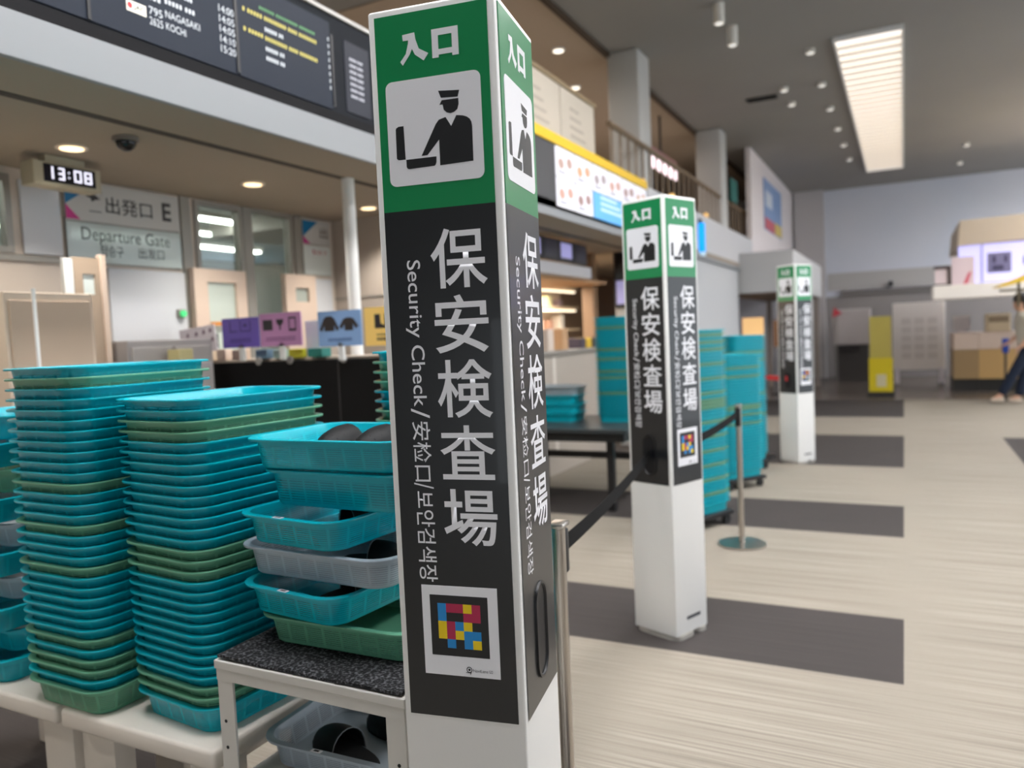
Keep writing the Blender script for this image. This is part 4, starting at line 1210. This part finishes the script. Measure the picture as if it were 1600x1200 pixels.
build('dark_display', bx((-.16, -.044, .38), (.16, -.04, .72)), mat('display_dark', (16, 16, 20), .2), t)

# lower grey canopy box and lit things under it
t = empty('gate_canopy', (-2.4, 15.1, 2.16), 'grey white box canopy jutting out behind the farthest pillar', 'canopy')
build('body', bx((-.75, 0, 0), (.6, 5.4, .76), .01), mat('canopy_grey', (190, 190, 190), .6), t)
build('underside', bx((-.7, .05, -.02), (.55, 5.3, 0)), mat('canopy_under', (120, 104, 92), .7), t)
for sx, sy in ((-.6, .3), (-.6, 5.1), (.5, 5.1)): build('prop', bx((sx-.05, sy-.05, -2.16), (sx+.05, sy+.05, -.02)), mat('canopy_prop', (150, 140, 132), .6), t)
for k, (x, z, w_, h_, rgb, lb) in enumerate([(-3.6, 1.75, .5, .4, (150, 120, 190), 'violet lit screen under the canopy behind the farthest pillar'), (-3.0, 1.5, .45, .45, (236, 190, 130), 'warm amber lit panel under the canopy'), (-2.45, 1.35, .3, .6, (150, 110, 80), 'brown display panel under the canopy near the farthest pillar')]):
    t = empty('display_stand', (x, 17.6+.2*k, 0), lb, 'display stand', group='lit displays under the canopy')
    build('panel', bx((-w_/2, -.03, z-h_/2), (w_/2, .03, z+h_/2), .008), mat('stand_%d' % k, rgb, .5, emit=.7 if k < 2 else .1), t)
    build('post', bx((-.03, -.02, 0), (.03, .02, z-h_/2)), BLKPL, t)
    build('foot', bx((-.2, -.15, 0), (.2, .15, .02)), BLKPL, t)

# ------------------------------------------------------------------ far end of the hall
t = empty('notice_board_stand', (.30, 20.3, 0), 'white standing notice board on two legs in the far hall', 'notice board')
build('board', bx((-.54, -.03, .35), (.54, .03, 1.92), .02), mat('board_white', (240, 233, 226), .5), t)
bm = bmesh.new()
for i in range(3):
    for j in range(5): box(bm, (-.36+i*.27, -.034, .62+.2*j), (-.36+i*.27+.2, -.03, .76+.2*j))
build('posted_sheets', bm, mat('board_sheets', (222, 214, 206), .6), t)
for sx in (-.46, .46):
    lg = build('leg', bx((sx-.05, -.05, .03), (sx+.05, .05, .4), .006), mat('board_leg', (226, 220, 226), .5), t)
    build('foot', bx((sx-.05, -.25, 0), (sx+.05, .25, .04), .006), mat('board_foot', (110, 106, 104), .5), lg)
t = empty('yellow_notice_stand', (-.43, 17.3, 0), 'yellow upright notice stand beside the white board', 'notice stand')
build('upper_panel', bx((-.2, -.03, .78), (.2, .03, 1.62), .006), mat('stand_pale_yellow', (186, 170, 80), .5), t)
build('lower_panel', bx((-.22, -.04, .1), (.22, .04, .78), .006), mat('stand_yellow', (214, 192, 0), .5), t)
build('picture', bx((-.08, -.045, .2), (.1, -.04, .45)), mat('stand_picture', (206, 196, 160), .5), t)
build('base', bx((-.25, -.2, 0), (.25, .2, .1), .01), BLKPL, t)
for i in range(4):
    bm = bmesh.new()
t = empty('luggage_machine', (-1.2, 21.9, 0), 'grey panelled machine with dark open base near the far wall', 'machine')
build('body', bx((-.44, -.4, .95), (.44, .4, 1.86), .02), mat('machine_grey', (182, 174, 172), .5), t)
build('base', bx((-.38, -.35, 0), (.38, .35, .95)), mat('machine_dark', (62, 58, 56), .6), t)
build('tray_slot', bx((-.35, -.43, .8), (.2, -.36, .93), .01), mat('machine_slot', (30, 22, 24), .5), t)
o = tag(build('red_marker_sign', put(plate(bmesh.new(), [(-.12, 0), (.12, .1), (-.08, .26)], -.01, .01), face_frame((-1.52, 21.45, 1.66), '-y')), mat('marker_red', (190, 60, 70), .5)), 'small red triangular marker left of the grey machine', 'sign')
build('stem', bx((-1.55, 21.44, 0), (-1.53, 21.46, 1.72)), ALU, o)
o = tag(build('wall_camera', bx((-.36, YF-.25, 2.44), (-.26, YF-.12, 2.58), .01), BLKPL), 'small dark camera on the far beam', 'security camera')
build('bracket', bx((-.33, YF-.12, 2.48), (-.29, YF, 2.52)), BLKPL, o)

# counters at right
CTOP = mat('counter_pinkbeige', (228, 206, 186), .5); CFR = mat('counter_tan', (212, 172, 110), .5); CFRD = mat('counter_olive_tan', (172, 142, 98), .5)
for k, (x0, x1, fr, lb) in enumerate([(.91, 1.36, CFRD, 'darker left unit of the far right beige counter'), (1.365, 2.4, CFR, 'middle lighter unit of the far right beige counter'), (2.405, 3.6, CFR, 'right end unit of the far right beige counter')]):
    t = empty('service_counter', ((x0+x1)/2, 19.2, 0), lb, 'counter', group='beige service counters')
    a = (x1-x0)/2
    build('kick', bx((-a, -.62, 0), (a, .6, .25)), mat('kick_dark', (44, 42, 38), .6), t)
    build('front', bx((-a, -.7, .25), (a, .65, .86)), fr, t)
    build('upper_band', bx((-a, -.72, .86), (a, .68, 1.2), .008), CTOP, t)
t = empty('counter_machine', (1.1, 19.2, 1.2), 'pale desk screen on the far right counter', 'screen')
build('case', bx((-.16, -.03, .06), (.16, .03, .36), .01), mat('screen_back', (186, 178, 172), .5), t)
build('stand', bx((-.05, -.08, 0), (.05, .08, .06)), mat('screen_back', (186, 178, 172)), t)
t = empty('counter_machine', (1.75, 19.1, 1.2), 'cream register unit on the far right counter', 'register')
build('body', bx((-.22, -.2, 0), (.22, .2, .38), .02), mat('register_cream', (216, 198, 160), .5), t)
build('key_panel', bx((-.18, -.21, .2), (.18, -.2, .32)), mat('register_keys', (150, 130, 100), .5), t)
# canopy sign over the counters
t = empty('counter_canopy', (1.9, 16.6, 0), 'right hand counter canopy with lilac lit sign', 'canopy')
bm = plate(bmesh.new(), [(-1.0, 2.85), (2.2, 2.95), (2.2, 3.38), (-.96, 3.31)], 0, 3.0)
build('upper_fascia', put(bm, Matrix.Translation((0, 3.0, 0)) @ face_frame((0, 0, 0), '-y')), mat('canopy_beige', (178, 164, 146), .6), t)
sg = build('lit_sign', bx((-.98, .05, 2.16), (2.2, .35, 2.86), .01), mat('sign_lilac', (186, 184, 236), .4, emit=.5), t)
M = face_frame((0, .048, 0), '-y')
bm = plate(bmesh.new(), rectpts(-.53, 2.32, -.16, 2.68), 0, .004)
ic = build('icon_square', put(bm, M), mat('icon_grey', (110, 106, 140), .5), sg)
bm = plate(bmesh.new(), rectpts(-.45, 2.36, -.28, 2.45), .004, .006); plate(bm, rectpts(-.45, 2.5, -.40, 2.62), .004, .006); plate(bm, rectpts(-.27, 2.5, -.22, 2.62), .004, .006)
build('icon_marks', put(bm, M), mat('icon_dark', (52, 48, 80), .5), ic)
build('lettering', put(plate(bmesh.new(), rectpts(.02, 2.44, .55, 2.58), 0, .003), M), mat('icon_grey', (110, 106, 140)), sg)
build('joint', bx((-.62, .03, 2.16), (-.60, .05, 2.86)), mat('sign_joint', (150, 146, 186), .5), sg)
build('white_strip', bx((-1.42, -.3, 1.88), (2.2, .6, 2.13), .01), mat('strip_white', (226, 220, 212), .5, emit=.06), t)
build('prop', bx((-.03, .3, 0), (.03, .36, 1.9)), mat('canopy_prop', (150, 140, 132)), t)
build('prop', bx((1.4, .3, 0), (1.46, .36, 1.9)), mat('canopy_prop', (150, 140, 132)), t)
# small shop display with red marks at its left end
t = empty('standing_poster', (.95, 16.44, 2.131), 'pinkish poster with red flourish at the left end of the lilac sign', 'poster')
build('sheet', bx((-.16, 0, 0), (.20, .02, .50)), mat('poster_pink', (196, 178, 182), .5, emit=.15), t)
build('red_mark', put(plate(bmesh.new(), [(.02, .0), (.1, .02), (.16, .24), (.1, .2)], 0, .004), face_frame((0, -.001, 0), '-y')), mat('poster_redmark', (196, 84, 100), .5), t)
build('rear_leg', bx((-.01, .02, 0), (.03, .12, .2)), BLKPL, t)
t = empty('dark_screen_frame', (.64, 16.38, 2.131), 'small dark framed screen left of the pinkish poster', 'screen')
bm = bmesh.new()
for p, q in (((-.14, .3), (.14, .36)), ((.08, .03), (.14, .3)), ((-.14, 0), (.14, .03))): box(bm, (p[0], 0, p[1]), (q[0], .05, q[1]))
build('frame', bm, mat('frame_brown', (70, 56, 52), .6), t)
build('face', bx((-.12, .02, .03), (.08, .04, .3)), mat('frame_face', (206, 190, 192), .5, emit=.1), t)
build('rear_leg', bx((-.03, .05, 0), (.01, .12, .2)), BLKPL, t)
# yellow awning nearer
t = empty('yellow_awning', (1.75, 14.6, 2.02), 'yellow sloping awning at the right edge over the person', 'awning')
bm = plate(bmesh.new(), [(-.42, -.02), (.5, .38), (1.4, .45), (1.4, .25), (.5, .18), (-.30, -.02)], 0, .9)
build('cover', put(bm, Matrix.Translation((0, .9, 0)) @ face_frame((0, 0, 0), '-y')), mat('awning_yellow', (226, 190, 60), .6), t)
build('arm', bx((-.1, .4, -.35), (-.06, .44, .1)), mat('awning_arm', (110, 100, 80), .6), t)
build('cross_arm', bx((-.35, .4, -.1), (.4, .44, -.06)), mat('awning_arm', (110, 100, 80)), t)
build('post', bx((.36, .4, -2.02), (.40, .44, .2)), mat('awning_arm', (110, 100, 80)), t)
t = empty('blue_handle_pole', (1.62, 16.4, 0), 'dark pole with a bright blue top in front of the tan counter', 'pole')
build('shaft', cy((0, 0, .45), .02, .9, 12), BLKPL, t, smooth=True)
build('blue_top', bx((-.05, -.04, .86), (.05, .04, 1.12), .012), mat('handle_blue', (24, 70, 170), .5), t)
build('foot', cy((0, 0, .01), .12, .02, 20), BLKPL, t)


# ------------------------------------------------------------------ walking person at the right edge
def skin(name, verts, edges, radii, m, parent, root=0, sub=2, smooth=True):
    me = bpy.data.meshes.new(name); me.from_pydata([tuple(v) for v in verts], edges, [])
    o = bpy.data.objects.new(name, me); COL.objects.link(o)
    md = o.modifiers.new('skin', 'SKIN'); md.use_smooth_shade = True
    lay = me.skin_vertices[0].data
    for i, r in enumerate(radii):
        lay[i].radius = (r if isinstance(r, tuple) else (r, r)); lay[i].use_root = (i == root)
    o.modifiers.new('sub', 'SUBSURF').levels = sub
    dg = bpy.context.evaluated_depsgraph_get()
    res = bpy.data.meshes.new_from_object(o.evaluated_get(dg)); res.name = name
    bpy.data.objects.remove(o)
    res.materials.clear(); res.materials.append(m)
    for p in res.polygons: p.use_smooth = True
    r = bpy.data.objects.new(name, res); COL.objects.link(r); r.parent = parent
    return r


PX, PY = 1.91, 15.9
t = empty('person', (PX, PY, 0), 'person in grey white top and dark blue trousers walking at the right edge', 'person')
SKINM = mat('skin_tone', (206, 160, 134), .55)
# local coords: walking towards -x, slightly leaning; hips at 1.02, head top 1.97
J = {'pelvis': (0, 0, 1.02), 'waist': (-.03, 0, 1.16), 'chest': (-.07, 0, 1.40), 'yoke': (-.08, 0, 1.49), 'neck': (-.10, 0, 1.60), 'head': (-.125, 0, 1.72), 'crown': (-.12, 0, 1.88),
     'hl': (-.02, -.09, .93), 'kl': (-.22, -.10, .55), 'al': (-.42, -.10, .14), 'tl': (-.55, -.10, .065),
     'hr': (.01, .09, .93), 'kr': (-.05, .10, .52), 'ar': (-.13, .11, .10), 'tr': (-.28, .11, .045),
     'sl': (-.07, -.19, 1.52), 'el': (.06, -.24, 1.24), 'wl': (-.12, -.23, 1.02), 'pl': (-.17, -.225, .96),
     'sr': (-.07, .19, 1.52), 'er': (-.08, .26, 1.22), 'wr': (-.26, .24, 1.05), 'pr': (-.32, .235, 1.02)}
keys = list(J); V = [J[k] for k in keys]; ix = {k: i for i, k in enumerate(keys)}
Rr = {'pelvis': .105, 'waist': .10, 'chest': .115, 'yoke': .09, 'neck': .058, 'head': (.085, .10), 'crown': .07, 'hl': .09, 'kl': .062, 'al': .042, 'tl': .03, 'hr': .09, 'kr': .062, 'ar': .042, 'tr': .03,
      'sl': .06, 'el': .042, 'wl': .029, 'pl': .03, 'sr': .06, 'er': .042, 'wr': .029, 'pr': .03}
E = [(ix[a], ix[b]) for a, b in (('pelvis', 'waist'), ('waist', 'chest'), ('chest', 'yoke'), ('yoke', 'neck'), ('neck', 'head'), ('head', 'crown'), ('pelvis', 'hl'), ('hl', 'kl'), ('kl', 'al'), ('al', 'tl'), ('pelvis', 'hr'), ('hr', 'kr'), ('kr', 'ar'), ('ar', 'tr'),
                                 ('yoke', 'sl'), ('sl', 'el'), ('el', 'wl'), ('wl', 'pl'), ('yoke', 'sr'), ('sr', 'er'), ('er', 'wr'), ('wr', 'pr'))]
R_ = [Rr[k] for k in keys]
for p, d, side in ((J['pl'], Vector((-.5, 0, -.85)), 1), (J['pr'], Vector((-.85, 0, -.45)), -1)):
    base = ix['pl'] if side == 1 else ix['pr']
    d = d.normalized()
    for f, (off, ln) in enumerate(((-.033, .065), (-.011, .078), (.011, .072), (.033, .056))):
        a = Vector(p)+Vector((0, off, 0))+d*.035; b = a+d*ln*.55; c = b+d.lerp(Vector((0, 0, -1)), .4).normalized()*ln*.5
        i0 = len(V); V += [tuple(a), tuple(b), tuple(c)]; R_ += [.010, .0095, .008]
        E += [(base, i0), (i0, i0+1), (i0+1, i0+2)]
    a = Vector(p)+Vector((.0, .035*side, .0)); b = a+(d+Vector((0, .9*side, 0))).normalized()*.04; i0 = len(V)
    V += [tuple(b), tuple(b+d*.03)]; R_ += [.011, .009]; E += [(base, i0), (i0, i0+1)]
# nose, ears and chin join the head
for pos, r in (((-.225, 0, 1.715), .012), ((-.12, -.098, 1.72), .014), ((-.12, .098, 1.72), .014), ((-.185, 0, 1.63), .03)):
    i0 = len(V); V.append(pos); R_.append(r); E.append((ix['head'], i0))
body = skin('body', V, E, R_, SKINM, t, root=0)
bm = bmesh.new()
for sy in (-.034, .034): ball(bm, (-.217, sy, 1.745), .011, (.6, 1.3, .8), 10, 6)
build('eyes', bm, PBLACK, body)
build('mouth', ball(bmesh.new(), (-.215, 0, 1.668), .02, (.35, 1.1, .3), 10, 6), mat('lip', (170, 90, 84), .5), body)
hair = bmesh.new(); ball(hair, (-.10, 0, 1.81), .125, (1.0, .95, .95)); ball(hair, (-.04, 0, 1.72), .1, (.8, .95, 1.2))
build('hair', hair, mat('hair_black', (24, 20, 20), .6), t, smooth='all')
J.update({'hem': (.0, 0, .95), 'collar': (-.098, 0, 1.58), 'band': (-.005, 0, 1.10), 'seat': (.0, 0, .99)})


def garment(name, ks, links, radii, m):
    ii = {k: q for q, k in enumerate(ks)}
    return skin(name, [J[k] for k in ks], [(ii[a], ii[b]) for a, b in links], radii, m, t)


garment('top', ['hem', 'waist', 'chest', 'yoke', 'sl', 'el', 'sr', 'er', 'collar'],
        (('hem', 'waist'), ('waist', 'chest'), ('chest', 'yoke'), ('yoke', 'sl'), ('sl', 'el'), ('yoke', 'sr'), ('sr', 'er'), ('yoke', 'collar')),
        [.165, .165, .175, .135, .10, .066, .10, .066, .085], mat('shirt_greywhite', (196, 192, 180), .8))
garment('trousers', ['seat', 'band', 'hl', 'kl', 'al', 'hr', 'kr', 'ar'],
        (('seat', 'band'), ('seat', 'hl'), ('hl', 'kl'), ('kl', 'al'), ('seat', 'hr'), ('hr', 'kr'), ('kr', 'ar')),
        [.13, .125, .105, .088, .078, .105, .088, .078], mat('trousers_navy', (10, 26, 50), .8))
for a, b in (('al', 'tl'), ('ar', 'tr')):
    p, q = Vector(J[a]), Vector(J[b])
    z0 = min(p.z, q.z)-.045
    skin('shoe', [p+Vector((.06, 0, -.07)), (p+q)/2+Vector((0, 0, -.03)), q+Vector((-.02, 0, 0))], [(0, 1), (1, 2)], [.042, .045, .036], mat('shoe_pale', (206, 190, 172), .6), t)
